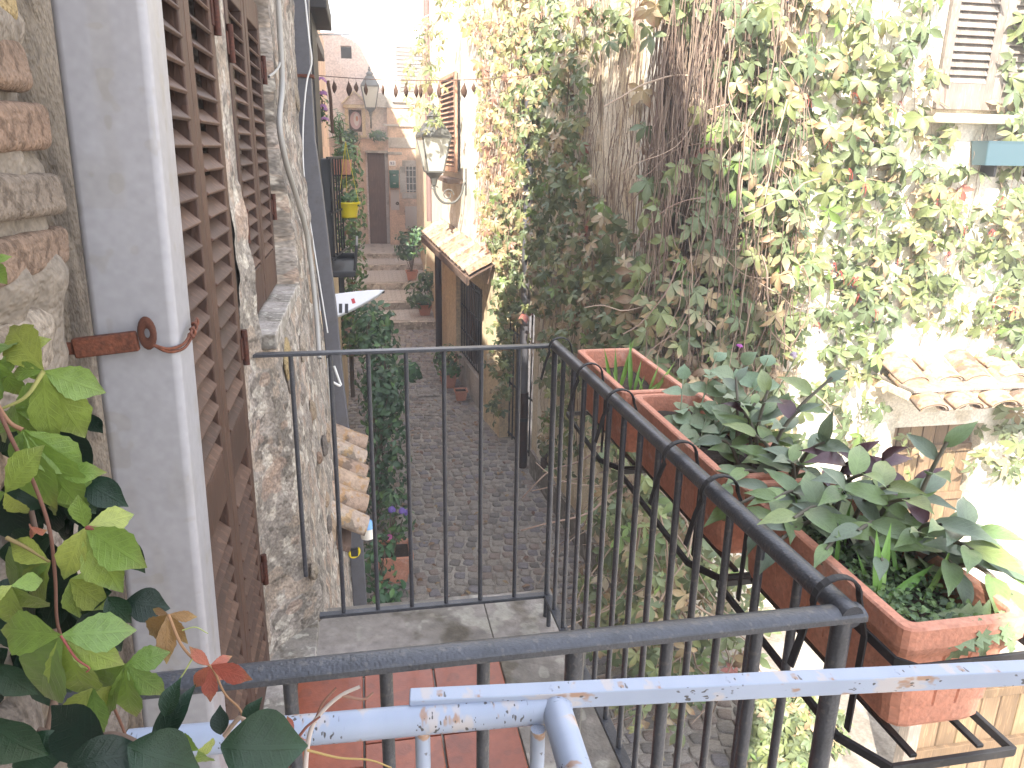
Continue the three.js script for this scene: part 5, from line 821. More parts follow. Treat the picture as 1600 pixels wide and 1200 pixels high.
// ---------- shrubs and pots along the left of the alley ----------
function bushLeaves(seed, vols, n, size, kinds, o = {}) { // leaves through ellipsoids, denser near the skin
  const r = rng(seed), out = [];
  for (let i = 0; i < n; i++) { const [cx, cy, cz, rx, ry, rz] = vols[Math.floor(r() * vols.length)]; const d = V(r() - 0.5, r() - 0.5, r() - 0.5).normalize(), k = Math.pow(r(), 0.4); const p = V(cx + d.x * rx * k, cy + d.y * ry * k, cz + d.z * rz * k), q = pick(r, kinds); const nn = d.clone().add(V(r() - 0.5, r() * 0.8, r() - 0.5 + 0.4)), j = 0.75 + r() * 0.5; out.push({ geo: q.geo[Math.floor(r() * q.geo.length)], m: facing(p, nn, r() * 6.28, fr3(r, size[0], size[1])), tint: [j, j, j] }); }
  return out;
}
const kind = (c0, c1, tip, o, w = 1) => ({ w, geo: [0, 1, 2].map((v) => simpleLeaf(Math.round(c0[1] * 9999) + v * 7, c0, c1, tip, o)) });
const K = {
  dark: [kind([0.05, 0.11, 0.05], null, 2, { W: 0.5 }, 4), kind([0.07, 0.15, 0.065], null, 2, { W: 0.5 }, 3), kind([0.13, 0.24, 0.08], null, 2, { W: 0.5 }, 1)],
  light: [kind([0.12, 0.24, 0.06], null, 2, { W: 0.5 }, 2), kind([0.2, 0.28, 0.08], null, 2, { W: 0.5 }, 1), kind([0.07, 0.15, 0.05], null, 2, { W: 0.5 }, 2), kind([0.3, 0.16, 0.1], null, 2, { W: 0.4 }, 0.4)],
  mid: [kind([0.06, 0.13, 0.05], null, 2, { W: 0.36 }, 2), kind([0.1, 0.19, 0.06], null, 2, { W: 0.36 }, 2)],
  fern: [kind([0.08, 0.17, 0.06], null, 2, { W: 0.12, curl: 0.5 }, 1), kind([0.13, 0.22, 0.08], null, 2, { W: 0.12, curl: 0.5 }, 1)],
};
function bush(name, label, category, off, vols, n, size, kinds, parts, stems, mat = M.leaf, group) {
  const t = thing(name, label, category, group, off.toArray()), list = bushLeaves(Math.round(off.z * -100 + n), vols, n, size, kinds); addLeavesAt(t, list, mat, parts, off);
  const r = rng(n), st = []; for (let i = 0; i < (stems ?? 10); i++) { const [cx, cy, cz, rx, ry, rz] = vols[i % vols.length]; st.push({ pts: [V((r() - 0.5) * 0.05, 0, (r() - 0.5) * 0.05), V(cx * 0.5 + (r() - 0.5) * rx * 0.4, cy * 0.55, cz * 0.5), V(cx + (r() - 0.5) * rx, cy + ry * 0.4 * r(), cz + (r() - 0.5) * rz)], r: 0.008, c: [0.14, 0.1, 0.07], sides: 5 }); } part(t, 'branches', stemsGeo(st), M.deadStem); return t;
}
bush('climbing_shrub', 'tall dark green shrub along the left side of the alley', 'shrub', V(0.02, GY, -7.3), [[0.0, 2.05, 0, 0.16, 0.35, 0.35], [0.06, 1.7, 0, 0.22, 0.4, 0.45], [0.12, 1.3, 0.1, 0.26, 0.4, 0.5], [0.14, 0.85, 0.2, 0.26, 0.4, 0.5], [0.08, 0.45, 0.2, 0.25, 0.35, 0.45], [0.12, 1.5, 0.2, 0.25, 0.35, 0.3]], 1500, [0.05, 0.095], K.dark, 220, 14);
bush('leafy_shrub', 'dark round-leaved shrub jutting into the alley behind the railing', 'shrub', V(0.05, GY, -8.6), [[0.12, 1.75, 0, 0.2, 0.35, 0.35], [0.2, 1.35, 0, 0.22, 0.35, 0.35], [0.1, 0.8, 0, 0.25, 0.4, 0.4], [0.42, 1.3, 0.2, 0.14, 0.1, 0.12]], 420, [0.08, 0.13], K.dark, 90, 10, M.gloss);
bush('hanging_shrub', 'light green shrub trailing down the far left wall', 'shrub', V(-0.2, -3.2, -10), [[0.05, 2.95, 0, 0.22, 0.4, 0.4], [0.05, 2.4, 0, 0.24, 0.5, 0.4], [0.08, 1.8, 0, 0.2, 0.5, 0.35], [0.02, 1.25, 0.1, 0.18, 0.4, 0.3], [0.0, 0.9, 0.2, 0.15, 0.3, 0.3]], 1300, [0.05, 0.1], K.light, 120, 12);
bush('balcony_fern', 'feathery green plants on the low left house ledge', 'plant', V(-0.15, -0.1, -8.2), [[-0.04, 0.3, 0, 0.06, 0.18, 0.25], [0.0, 0.03, 0, 0.1, 0.08, 0.25]], 170, [0.08, 0.15], K.fern, 60, 8);
bush('low_bush', 'dark green leaves at the foot of the grey downpipe', 'shrub', V(0.0, GY, -5.6), [[0.02, 0.5, 0, 0.16, 0.3, 0.2], [0.08, 0.2, 0.1, 0.2, 0.2, 0.2]], 170, [0.06, 0.1], K.dark, 90, 6, M.gloss);
function clayPot(label, s, pos, group, square = true) {
  const t = thing('clay_pot', label, 'flower pot', group, pos);
  part(t, 'pot_body', rectLoft([{ y: 0, hx: 0.33 * s, hz: 0.33 * s, r: 0.03 * s }, { y: 0.02 * s, hx: 0.34 * s, hz: 0.34 * s, r: 0.03 * s }, { y: 0.68 * s, hx: 0.46 * s, hz: 0.46 * s, r: 0.03 * s }, { y: 0.69 * s, hx: 0.5 * s, hz: 0.5 * s, r: 0.03 * s }, { y: 0.82 * s, hx: 0.52 * s, hz: 0.52 * s, r: 0.03 * s }, { y: 0.83 * s, hx: 0.5 * s, hz: 0.5 * s, r: 0.03 * s }, { y: 0.82 * s, hx: 0.44 * s, hz: 0.44 * s, r: 0.03 * s }, { y: 0.72 * s, hx: 0.42 * s, hz: 0.42 * s, r: 0.03 * s }]), M.pot);
  part(t, 'soil', box(-0.41 * s, 0.68 * s, -0.41 * s, 0.41 * s, 0.735 * s, 0.41 * s, 0.01), M.soil); return t;
}
const petalGeo = (c) => simpleLeaf(Math.round(c[2] * 999), c, c, 2, { W: 0.9, n: 3, fold: 0.1, curl: 0.2 });
function flowers(parent, seed, pts, c, s, n) { const g = petalGeo(c), r = rng(seed), L = []; for (const p of pts) for (let i = 0; i < n; i++) { const d = V(r() - 0.5, r() * 0.8, r() - 0.5).normalize(); const q = p.clone().addScaledVector(d, s * 1.4); for (let k = 0; k < 4; k++) L.push({ geo: g, m: facing(q, d.clone().add(V(0, 0.2, 0.3)), k * 1.57 + r() * 0.3, s * 0.8) }); } tag(part(parent, 'flowers', mergePlaced(L), M.petal), null, null, null, 'stuff'); }
{
  clayPot('square terracotta pot with purple flowers beside the left wall', 0.34, [0.16, GY, -6.2], 'terracotta pots in the alley');
  const f = bush('flowering_plant', 'green plant with purple blooms in the pot by the left wall', 'plant', V(0.16, GY + 0.25, -6.2), [[0.05, 0.28, 0, 0.16, 0.16, 0.16], [-0.06, 0.12, 0.03, 0.16, 0.1, 0.14], [0.02, 0.5, -0.05, 0.12, 0.12, 0.12]], 150, [0.06, 0.1], K.mid, 90, 6); flowers(f, 5, [V(0.09, 0.44, 0.1), V(0.0, 0.46, 0.1), V(0.14, 0.4, 0.06)], [0.22, 0.14, 0.5], 0.022, 22); flowers(f, 6, [V(-0.03, 0.22, 0.14)], [0.5, 0.1, 0.3], 0.018, 8);
  const g = bush('purple_flowers', 'low purple flowers seen below the balcony rail', 'plant', V(0.02, GY, -5.15), [[0, 0.14, 0, 0.2, 0.12, 0.15]], 90, [0.05, 0.08], K.mid, 60, 4); flowers(g, 7, [V(-0.1, 0.27, 0.05), V(0.1, 0.26, 0.06)], [0.22, 0.16, 0.5], 0.02, 18);
  // pots on the steps and by the barred opening
  const yS = GY + 0.166;
  clayPot('terracotta pot on the lowest step of the stairs', 0.3, [1.3, yS, -16.8], 'terracotta pots in the alley'); bush('step_plant', 'leafy green plant in the pot on the lowest step', 'plant', V(1.3, yS + 0.22, -16.8), [[-0.05, 0.35, 0, 0.42, 0.3, 0.35], [0.12, 0.6, 0, 0.3, 0.2, 0.3], [-0.1, 0.15, 0.1, 0.35, 0.15, 0.3]], 380, [0.09, 0.17], K.mid, 90, 10);
  clayPot('terracotta pot on the third step of the stairs', 0.3, [1.2, GY + 0.498, -19.5], 'terracotta pots in the alley'); bush('step_plant', 'dark round-headed plant in the pot on the third step', 'plant', V(1.2, GY + 0.72, -19.5), [[0, 0.75, 0, 0.48, 0.32, 0.4], [0.15, 0.95, 0, 0.3, 0.22, 0.3], [-0.1, 0.5, 0, 0.35, 0.2, 0.3]], 360, [0.09, 0.17], K.dark, 90, 10);
  clayPot('small terracotta pot by the barred opening on the right', 0.28, [1.28, GY, -11.9], 'terracotta pots in the alley'); bush('bright_plant', 'bright green plant with a red flower by the barred opening', 'plant', V(1.28, GY + 0.2, -11.9), [[-0.02, 0.3, 0, 0.26, 0.24, 0.24], [0.02, 0.1, 0.05, 0.24, 0.12, 0.2]], 260, [0.06, 0.11], K.light, 80, 6);
  clayPot('tiny terracotta pot nearest the yellow pier on the right', 0.2, [1.4, GY, -11.2], 'terracotta pots in the alley');
  bush('weed_tuft', 'low weeds growing at the left foot of the stairs', 'plant', V(0.2, GY, -15.7), [[0, 0.14, 0, 0.4, 0.14, 0.2]], 160, [0.06, 0.12], K.light, 50, 4);
  // shrine greenery
  bush('shrine_greenery', 'green plants hanging below the shrine picture', 'plant', V(-0.2, 0.2, -24.75), [[-0.1, 0.1, 0, 0.4, 0.28, 0.12], [-0.1, -0.3, 0, 0.3, 0.2, 0.1]], 260, [0.1, 0.2], K.mid, 40, 4); bush('shrine_greenery', 'green tuft below the lantern on the end wall', 'plant', V(0.6, 0.35, -24.6), [[0, 0, 0, 0.28, 0.16, 0.12]], 120, [0.1, 0.2], K.mid, 30, 3);
}
{ // yellow hanging pot and the window box on the left
  const p = atZ(545, 340, -7.5), t = thing('yellow_pot', 'yellow plastic pot hanging on strings over the alley', 'hanging pot', null, [p.x, p.y, -7.5]);
  part(t, 'pot_body', new THREE.LatheGeometry([[0, 0], [0.075, 0], [0.08, 0.012], [0.078, 0.02], [0.1, 0.12], [0.112, 0.125], [0.114, 0.145], [0.1, 0.145], [0.096, 0.12], [0, 0.115]].map(([x, y]) => new THREE.Vector2(x, y)), 32), M.yellowPlastic);
  for (let k = 0; k < 3; k++) { const a = k * 2.1 + 0.4; part(t, 'string', rod(V(Math.cos(a) * 0.106, 0.14, Math.sin(a) * 0.106), V(0, 0.68, 0), 0.0025, 5), M.yellowPlastic); }
  bush('trailing_plant', 'small-leaved green plant filling the yellow hanging pot', 'plant', V(p.x, p.y + 0.12, -7.5), [[0, 0.05, 0, 0.12, 0.07, 0.12]], 150, [0.03, 0.055], K.light, 60, 4);
  const q = atZ(535, 262, -7.9), b = thing('window_box', 'small terracotta window box on the low left house', 'planter', null, [q.x, q.y - 0.06, -7.9]); part(b, 'trough', rectLoft([{ y: 0, hx: 0.075, hz: 0.17, r: 0.01 }, { y: 0.11, hx: 0.09, hz: 0.19, r: 0.01 }, { y: 0.135, hx: 0.095, hz: 0.195, r: 0.01 }, { y: 0.135, hx: 0.08, hz: 0.18, r: 0.01 }, { y: 0.11, hx: 0.078, hz: 0.178, r: 0.01 }]), M.pot); part(b, 'holder', merge([bar(V(-0.14, -0.012, 0.1), V(0.1, -0.012, 0.1), 0.02, 0.012), bar(V(-0.14, -0.012, -0.1), V(0.1, -0.012, -0.1), 0.02, 0.012)]), M.darkIron);
  const fp = atZ(504, 150, -7.9), fl = bush('hanging_flowers', 'pink and purple flowers hanging below the dark eaves', 'plant', V(fp.x - 0.02, fp.y - 0.2, -7.9), [[0, 0.1, 0, 0.07, 0.22, 0.1]], 60, [0.05, 0.08], K.mid, 30, 4); flowers(fl, 9, [V(0.02, 0.32, 0.06), V(0.03, 0.2, 0.06), V(0.02, 0.08, 0.06), V(0.03, -0.03, 0.06)], [0.42, 0.2, 0.45], 0.03, 14);
  single('thin_trunk', tube([atZ(512, 126, -8), atZ(516, 150, -8), atZ(518, 180, -8), atZ(520, 208, -8)], 0.016, 7, 16), M.bark, 'thin dark trunk of the plant on the left ledge', 'plant stem');
}
// ---------- plants in the planters ----------
const blade = (seed, c) => simpleLeaf(seed, c, c.map((x) => x * 1.1), 0.7, { W: 0.085, n: 7, fold: 0.5, curl: 0.12, peak: 0.35 });
const BL = [blade(1, [0.2, 0.4, 0.07]), blade(2, [0.26, 0.44, 0.1]), blade(3, [0.15, 0.32, 0.06])];
function tuft(name, label, off, list) { const t = thing(name, label, 'plant', null, off.toArray()); for (const [bx, by, bz, tx, ty, tz, k] of list) { const b = V(bx, by, bz), d = V(tx, ty, tz).sub(b); const m = part(t, 'blade', BL[k % 3], M.fleshy); growing(b.sub(off), d, V(-0.3, 0.5, 1).normalize(), d.length()).decompose(m.position, m.quaternion, m.scale); if (k > 5) m.scale.x *= 1.6; } return t; }
{
  const r = rng(71), l = []; const S = (px, py, y) => atY(px, py, y);
  for (const [bx, by, tx, ty] of [[955, 607, 945, 545], [962, 608, 962, 545], [968, 610, 990, 532], [985, 613, 985, 530], [950, 605, 940, 575], [958, 606, 932, 580], [1005, 614, 995, 580], [1012, 615, 1030, 570], [1020, 617, 1055, 565], [1008, 616, 1040, 590], [1030, 618, 1062, 590], [968, 610, 958, 580], [998, 612, 1008, 585], [990, 615, 1003, 560]]) { const b = S(bx, by, -0.675), z = b.z + (r() - 0.5) * 0.03, e = atZ(tx, ty, z); l.push([b.x, b.y, b.z, e.x, e.y, e.z, Math.floor(r() * 3)]); }
  tuft('grass_tuft', 'thin bright grass blades in the farthest planter', V(0.76, -0.68, -2.05), l);
  const l2 = []; for (const [bx, by, tx, ty, k] of [[1365, 935, 1398, 820, 6], [1372, 940, 1390, 860, 7], [1375, 945, 1470, 880, 8], [1440, 940, 1500, 850, 1], [1368, 938, 1375, 830, 6]]) { const b = S(bx, by, -0.655), e = atZ(tx, ty, b.z - 0.02); l2.push([b.x, b.y, b.z, e.x, e.y, e.z, k]); }
  tuft('grass_tuft', 'broad bright grass blades in the nearest planter', V(0.76, -0.67, -0.95), l2);
  const l3 = []; for (let i = 0; i < 8; i++) { const z = -1.24 + r() * 0.4, x = 0.72 + r() * 0.12; l3.push([x, -0.66, z, x + (r() - 0.5) * 0.06, -0.56 - r() * 0.05, z + (r() - 0.5) * 0.06, 2]); } tuft('grass_tuft', 'short grass among the fleshy leaves of the nearest planter', V(0.76, -0.67, -1.1), l3);
}
const TK = { green: [0, 1, 2].map((k) => simpleLeaf(400 + k, [0.15 + k * 0.025, 0.23 + k * 0.03, 0.095], [0.17, 0.25, 0.1], 0.6, { W: 0.39, n: 9, fold: 0.22, curl: 0.2, peak: 0.42 })), pale: [0, 1].map((k) => simpleLeaf(410 + k, [0.22, 0.28, 0.1], [0.24, 0.3, 0.11], 0.5, { W: 0.4, n: 9, fold: 0.22, curl: 0.25, peak: 0.42 })), purple: [0, 1].map((k) => simpleLeaf(420 + k, [0.075, 0.03, 0.04], [0.1, 0.04, 0.05], 0.6, { W: 0.4, n: 9, fold: 0.3, curl: 0.3, peak: 0.4 })), slate: [0, 1].map((k) => simpleLeaf(430 + k, [0.14, 0.19, 0.12], [0.15, 0.2, 0.13], 0.6, { W: 0.38, n: 9, fold: 0.22, curl: 0.25, peak: 0.42 })), silver: [0, 1, 2].map((k) => simpleLeaf(440 + k, [0.2 + k * 0.02, 0.3, 0.17], [0.23, 0.32, 0.19], 0.7, { W: 0.82, n: 7, fold: 0.15, curl: 0.2, peak: 0.42, serr: 0.05 })) };
function leafyStem(t, off, r, base, tip, n, size, kinds, o = {}) {
  const mid = base.clone().lerp(tip, 0.5).add(V(0, (o.bow ?? 0.03), 0)), c = new THREE.CatmullRomCurve3([base, mid, tip]); let side = r() < 0.5 ? 1 : -1, a = r() * 6.28;
  for (let i = 0; i < n; i++) {
    const u = (i + 0.6) / n, p = c.getPoint(u), d = c.getTangent(u), last = i === n - 1, pair = o.pair && !last ? [1, -1] : [1]; a += o.turn ?? 2.3;
    for (const s of pair) {
      const sd = V(Math.cos(a), 0.1, Math.sin(a)).multiplyScalar(s), dir = d.clone().multiplyScalar(last ? 0.8 : 0.45).add(sd.multiplyScalar(last ? 0.5 : 1)).add(V(0, 0.15, 0)); const k = pick(r, kinds), g = TK[k.k], m = part(t, 'leaf', g[Math.floor(r() * g.length)], M.fleshy);
      growing(p.clone().sub(off), dir, V(-0.25 + (r() - 0.5) * 0.5, 1, 0.55 + (r() - 0.5) * 0.4).normalize(), size * (0.75 + r() * 0.4) * (last ? 0.8 : 1)).decompose(m.position, m.quaternion, m.scale);
    }
  }
  return { pts: c.getPoints(6).map((q) => q.sub(off)), r: o.rad ?? 0.004, c: o.col ?? [0.12, 0.1, 0.08], sides: 6, seg: 12 };
}
{ // silvery plant
  const off = V(0.78, -0.67, -1.72), t = thing('silver_leaf_plant', 'silvery round-leaved plant between the far and middle planters', 'plant', null, off.toArray()), r = rng(81), st = [];
  for (const [bx, by, tx, ty, x, n] of [[1060, 690, 1068, 585, 0.79, 4], [1080, 690, 1120, 555, 0.86, 5], [1100, 690, 1165, 560, 0.9, 5], [1110, 700, 1185, 600, 0.9, 4], [1070, 700, 1085, 640, 0.78, 3], [1090, 700, 1080, 665, 0.76, 3], [1120, 690, 1140, 610, 0.86, 4], [1130, 700, 1230, 640, 0.9, 4], [1065, 705, 1045, 655, 0.74, 2], [1090, 710, 1105, 650, 0.8, 3], [1150, 700, 1200, 560, 0.93, 4]]) { const b = atY(bx, by, -0.665), e = atX(tx, ty, x); st.push(leafyStem(t, off, r, b, e, n, 0.056, [{ k: 'silver' }], { pair: true, turn: 1.57, bow: 0.01, rad: 0.0025, col: [0.24, 0.28, 0.18] })); }
  st.forEach((q) => part(t, 'stem', stemsGeo([q]), M.deadStem)); const fp = atX(1155, 543, 0.9).sub(off), f2 = atX(1243, 558, 0.95).sub(off); flowers(t, 21, [fp], [0.5, 0.12, 0.45], 0.006, 8); flowers(t, 22, [f2], [0.6, 0.5, 0.6], 0.009, 7); part(t, 'flower_stalk', stemsGeo([{ pts: [f2.clone().add(V(-0.06, -0.12, 0)), f2.clone().add(V(-0.02, -0.05, 0)), f2], r: 0.0018, c: [0.2, 0.25, 0.14], sides: 5 }]), M.deadStem);
}
{ // fleshy trailing plants
  const mk = (label, off, seed, rows, size) => { const t = thing('fleshy_plant', label, 'plant', 'fleshy plants in the railing planters', off.toArray()), r = rng(seed), st = []; for (const [bx, by, tx, ty, x, n, k, s] of rows) { const b = atY(bx, by, -0.66), e = atX(tx, ty, x); st.push(leafyStem(t, off, r, b, e, n, size * (s ?? 1), k === 'p' ? [{ k: 'purple' }, { k: 'slate', w: 0.25 }] : [{ k: 'green', w: 3 }, { k: 'slate', w: 2 }, { k: 'pale', w: 0.5 }, { k: 'purple', w: 0.35 }], { bow: 0.035, rad: 0.005, col: k === 'p' ? [0.1, 0.06, 0.06] : [0.13, 0.12, 0.09] })); } st.forEach((q) => part(t, 'stem', stemsGeo([q]), M.deadStem)); return t; };
  mk('grey-green fleshy plant crowding the middle planter', V(0.78, -0.67, -1.5), 83, [[1150, 730, 1150, 590, 0.82, 5], [1170, 740, 1200, 610, 0.84, 5], [1190, 750, 1250, 640, 0.86, 5], [1210, 760, 1180, 680, 0.78, 5], [1160, 740, 1110, 690, 0.74, 4], [1230, 770, 1290, 690, 0.86, 5], [1200, 760, 1130, 760, 0.68, 5], [1130, 720, 1230, 690, 0.85, 4], [1240, 780, 1230, 720, 0.8, 4], [1180, 745, 1300, 590, 0.95, 5], [1170, 735, 1170, 660, 0.8, 5], [1220, 765, 1270, 740, 0.84, 5], [1140, 725, 1180, 630, 0.84, 5], [1190, 750, 1160, 640, 0.8, 4]], 0.082);
  mk('large fleshy plant spilling over the nearest planter', V(0.78, -0.67, -1.1), 84, [[1250, 800, 1150, 790, 0.66, 5, 'g', 1.1], [1280, 820, 1180, 830, 0.66, 5, 'g', 1.1], [1300, 830, 1240, 810, 0.68, 5], [1300, 830, 1320, 770, 0.76, 5], [1320, 840, 1390, 760, 0.84, 5], [1340, 850, 1290, 860, 0.7, 4], [1350, 850, 1420, 780, 0.84, 5], [1330, 860, 1380, 880, 0.76, 4], [1410, 880, 1470, 820, 0.86, 5], [1430, 890, 1530, 830, 0.92, 6], [1450, 900, 1560, 880, 0.95, 6], [1430, 890, 1500, 900, 0.88, 5], [1400, 880, 1480, 690, 0.9, 6, 'g', 0.8], [1380, 860, 1340, 830, 0.76, 4], [1260, 810, 1210, 780, 0.7, 5], [1290, 820, 1350, 740, 0.8, 5], [1310, 830, 1200, 860, 0.65, 4], [1420, 885, 1440, 840, 0.84, 5], [1460, 900, 1580, 930, 0.93, 5], [1450, 895, 1520, 860, 0.9, 5]], 0.088);
  mk('dark purple-leaved fleshy plant behind the nearest planter', V(0.85, -0.67, -1.2), 85, [[1340, 810, 1290, 695, 0.88, 4, 'p'], [1350, 815, 1380, 720, 0.92, 5, 'p'], [1300, 790, 1330, 720, 0.88, 4, 'p'], [1390, 840, 1430, 760, 0.93, 4, 'p'], [1220, 760, 1190, 740, 0.8, 3, 'p', 0.8]], 0.085);
}
{ // jagged flat cactus at the near corner
  const off = V(0.84, -0.66, -0.84), t = thing('zigzag_cactus', 'jagged flat-stemmed cactus drooping over the nearest planter rim', 'cactus', null, off.toArray()), g = [0, 1].map((k) => simpleLeaf(460 + k, [0.24, 0.33, 0.17], [0.26, 0.34, 0.18], 0.6, { W: 0.3, n: 16, serr: 0.3, fold: 0.15, curl: 0.35, peak: 0.45 }));
  for (const [bx, by, tx, ty, z] of [[1560, 975, 1490, 1012, -0.76], [1540, 970, 1500, 1035, -0.765], [1530, 965, 1550, 1040, -0.757], [1560, 965, 1600, 1030, -0.755], [1580, 960, 1510, 965, -0.8], [1560, 955, 1625, 985, -0.78], [1540, 960, 1470, 975, -0.82], [1590, 975, 1540, 1000, -0.76], [1500, 965, 1440, 985, -0.84]]) { const b = atZ(bx, by, z - 0.03), e = atZ(tx, ty, z), d = e.clone().sub(b), m = part(t, 'stem_segment', g[bx % 2], M.fleshy); growing(b.sub(off), d, V(-0.1, 0.5, 1).normalize(), d.length() * 1.05).decompose(m.position, m.quaternion, m.scale); }
  const r = rng(86), L = []; const sm = [simpleLeaf(470, [0.06, 0.12, 0.04], null, 2, { W: 0.7 }), simpleLeaf(471, [0.12, 0.2, 0.06], null, 2, { W: 0.7 })]; const o2 = V(0.8, -0.66, -1.05), u = thing('ground_cover', 'tiny-leaved ground cover on the soil of the nearest planter', 'plant', null, o2.toArray());
  for (let i = 0; i < 1500; i++) { const p = V(0.71 + r() * 0.155, -0.655 + r() * 0.03, -1.25 + r() * 0.44); L.push({ geo: sm[i % 2], m: facing(p.sub(o2), V(r() - 0.5, 1, r() - 0.2), r() * 6.3, 0.008 + r() * 0.008), tint: (() => { const j = 0.6 + r() * 0.8; return [j, j, j]; })() }); } tag(part(u, 'foliage', mergePlaced(L), M.fleshy), null, null, null, 'stuff');
}
// ---------- foreground: creeper and glossy shrub at the left edge ----------
{
  const leaflet = (seed, c0, c1, W = 0.5, o = {}) => simpleLeaf(seed, c0, c1, o.tip ?? 0.75, { W, n: 14, serr: o.serr ?? 0.04, fold: o.fold ?? 0.1, curl: o.curl ?? 0.06, peak: o.peak ?? 0.58 });
  const LG = [[0.22, 0.3, 0.05], [0.17, 0.27, 0.045], [0.28, 0.33, 0.06], [0.14, 0.24, 0.045]].map((c, i) => [leaflet(500 + i, c, [0.2, 0.25, 0.06], 0.54), leaflet(520 + i, c, [0.16, 0.23, 0.05], 0.58), leaflet(540 + i, c, [0.22, 0.25, 0.06], 0.48)]).flat();
  const AM = [leaflet(560, [0.3, 0.17, 0.06], [0.34, 0.24, 0.08], 0.42), leaflet(561, [0.26, 0.15, 0.07], [0.3, 0.24, 0.08], 0.42)], RD = [leaflet(570, [0.36, 0.09, 0.06], [0.36, 0.16, 0.08], 0.4), leaflet(571, [0.42, 0.13, 0.08], [0.34, 0.2, 0.08], 0.42)];
  const off = V(-0.38, -1.2, -0.62), t = thing('foreground_creeper', 'yellow-green five-fingered creeper at the left edge beside the pale downpipe', 'creeper', null, off.toArray()), r = rng(88);
  const leaf = (hub, tips, d, set, label) => { const g = new THREE.Group(); const H = atD(hub[0], hub[1], d), list = []; tips.forEach(([x, y], i) => { const T = atD(x, y, d + (r() - 0.35) * 0.05), dir = T.clone().sub(H), geo = set[Math.floor(r() * set.length)], n = cFw.clone().negate().add(V((r() - 0.5) * 0.35, 0.25 + (r() - 0.5) * 0.3, (r() - 0.5) * 0.2)).normalize(); const j = 0.82 + r() * 0.34; list.push({ geo, m: growing(H.clone().sub(off), dir, n, dir.length() * 1.04), tint: [j, j, j * 0.95] }); }); g.name = 'leaf'; t.add(g); list.forEach((q) => { const m = part(g, 'leaflet', q.geo, M.leaf); q.m.decompose(m.position, m.quaternion, m.scale); }); if (label) g[G].label = label; };
  leaf([68, 580], [[0, 503], [158, 612], [8, 578], [66, 692], [128, 690]], 0.66, LG);
  leaf([36, 672], [[128, 738], [62, 805], [118, 802], [-20, 640], [10, 730]], 0.64, LG);
  leaf([135, 824], [[88, 905], [180, 926], [196, 868], [220, 884], [118, 782], [212, 800]], 0.62, LG);
  leaf([78, 878], [[30, 943], [6, 848], [-20, 905]], 0.63, LG);
  leaf([95, 993], [[-5, 985], [204, 984], [188, 1048], [35, 1108], [130, 1103]], 0.57, LG);
  leaf([197, 1038], [[136, 1106], [192, 1138], [252, 1094], [256, 1022]], 0.6, LG);
  leaf([22, 640], [[90, 640], [60, 700], [-20, 690], [70, 600]], 0.67, LG); leaf([92, 742], [[150, 770], [120, 815], [60, 800], [150, 735]], 0.66, LG); leaf([18, 915], [[70, 960], [10, 985], [-30, 940], [70, 905]], 0.6, LG); leaf([110, 905], [[160, 950], [190, 905], [120, 965]], 0.66, LG); leaf([30, 545], [[75, 528], [60, 600], [-10, 590]], 0.68, LG); leaf([145, 1075], [[90, 1130], [200, 1100], [150, 1150]], 0.6, LG);
  leaf([8, 770], [[48, 702], [36, 815], [-30, 790]], 0.62, LG);
  leaf([-10, 560], [[28, 630], [18, 520], [-30, 640]], 0.66, LG); leaf([-15, 410], [[12, 398], [6, 440]], 0.68, LG); leaf([310, 1172], [[270, 1152], [342, 1163], [326, 1205]], 0.56, LG);
  leaf([263, 960], [[221, 1000], [256, 1033], [284, 1004], [306, 966], [238, 952]], 0.62, AM, 'small amber-brown leaf');
  leaf([328, 1040], [[296, 1077], [327, 1098], [370, 1072], [362, 1025], [298, 1017], [388, 1062]], 0.6, RD, 'small red autumn leaf'); leaf([460, 1145], [[447, 1120], [470, 1160]], 0.58, RD, 'tiny red leaf on the bare twig'); leaf([48, 825], [[62, 836], [40, 834]], 0.64, RD);
  const stem = (pts, d, rr, c) => ({ pts: pts.map(([x, y]) => atD(x, y, d).sub(off)), r: rr, c, sides: 8, seg: pts.length * 5 });
  [stem([[-20, 600], [20, 690], [55, 760], [78, 830], [86, 900], [95, 993], [140, 1040], [170, 1090], [200, 1160], [210, 1210]], 0.63, 0.0018, [0.13, 0.06, 0.04]), stem([[10, 840], [40, 855], [78, 878]], 0.63, 0.0018, [0.24, 0.18, 0.08]), stem([[135, 824], [160, 830], [172, 850]], 0.62, 0.002, [0.2, 0.06, 0.05]), stem([[95, 993], [120, 1030], [140, 1045], [135, 1050]], 0.57, 0.0011, [0.22, 0.06, 0.05]), stem([[263, 960], [285, 1010], [310, 1035], [328, 1040], [352, 1085], [376, 1110], [382, 1140]], 0.6, 0.0013, [0.26, 0.15, 0.08]), stem([[68, 580], [40, 620], [0, 640]], 0.65, 0.002, [0.3, 0.3, 0.1]), stem([[36, 672], [15, 660], [-20, 600]], 0.64, 0.002, [0.26, 0.14, 0.08]), stem([[285, 985], [305, 980], [325, 990]], 0.6, 0.0006, [0.3, 0.34, 0.12]), stem([[300, 1030], [285, 1055], [275, 1068]], 0.59, 0.0007, [0.3, 0.34, 0.12])].forEach((q) => part(t, 'stem', stemsGeo([q]), M.deadStem));
  // glossy dark shrub
  const DK = [[0.01, 0.028, 0.016], [0.014, 0.036, 0.018], [0.009, 0.022, 0.014]].map((c, i) => [simpleLeaf(600 + i, c, c.map((x) => x * 1.3), 0.7, { W: 0.62, n: 10, fold: 0.2, curl: 0.18, peak: 0.48 }), simpleLeaf(620 + i, c, c.map((x) => x * 1.3), 0.7, { W: 0.75, n: 10, fold: 0.15, curl: 0.25, peak: 0.52 })]).flat();
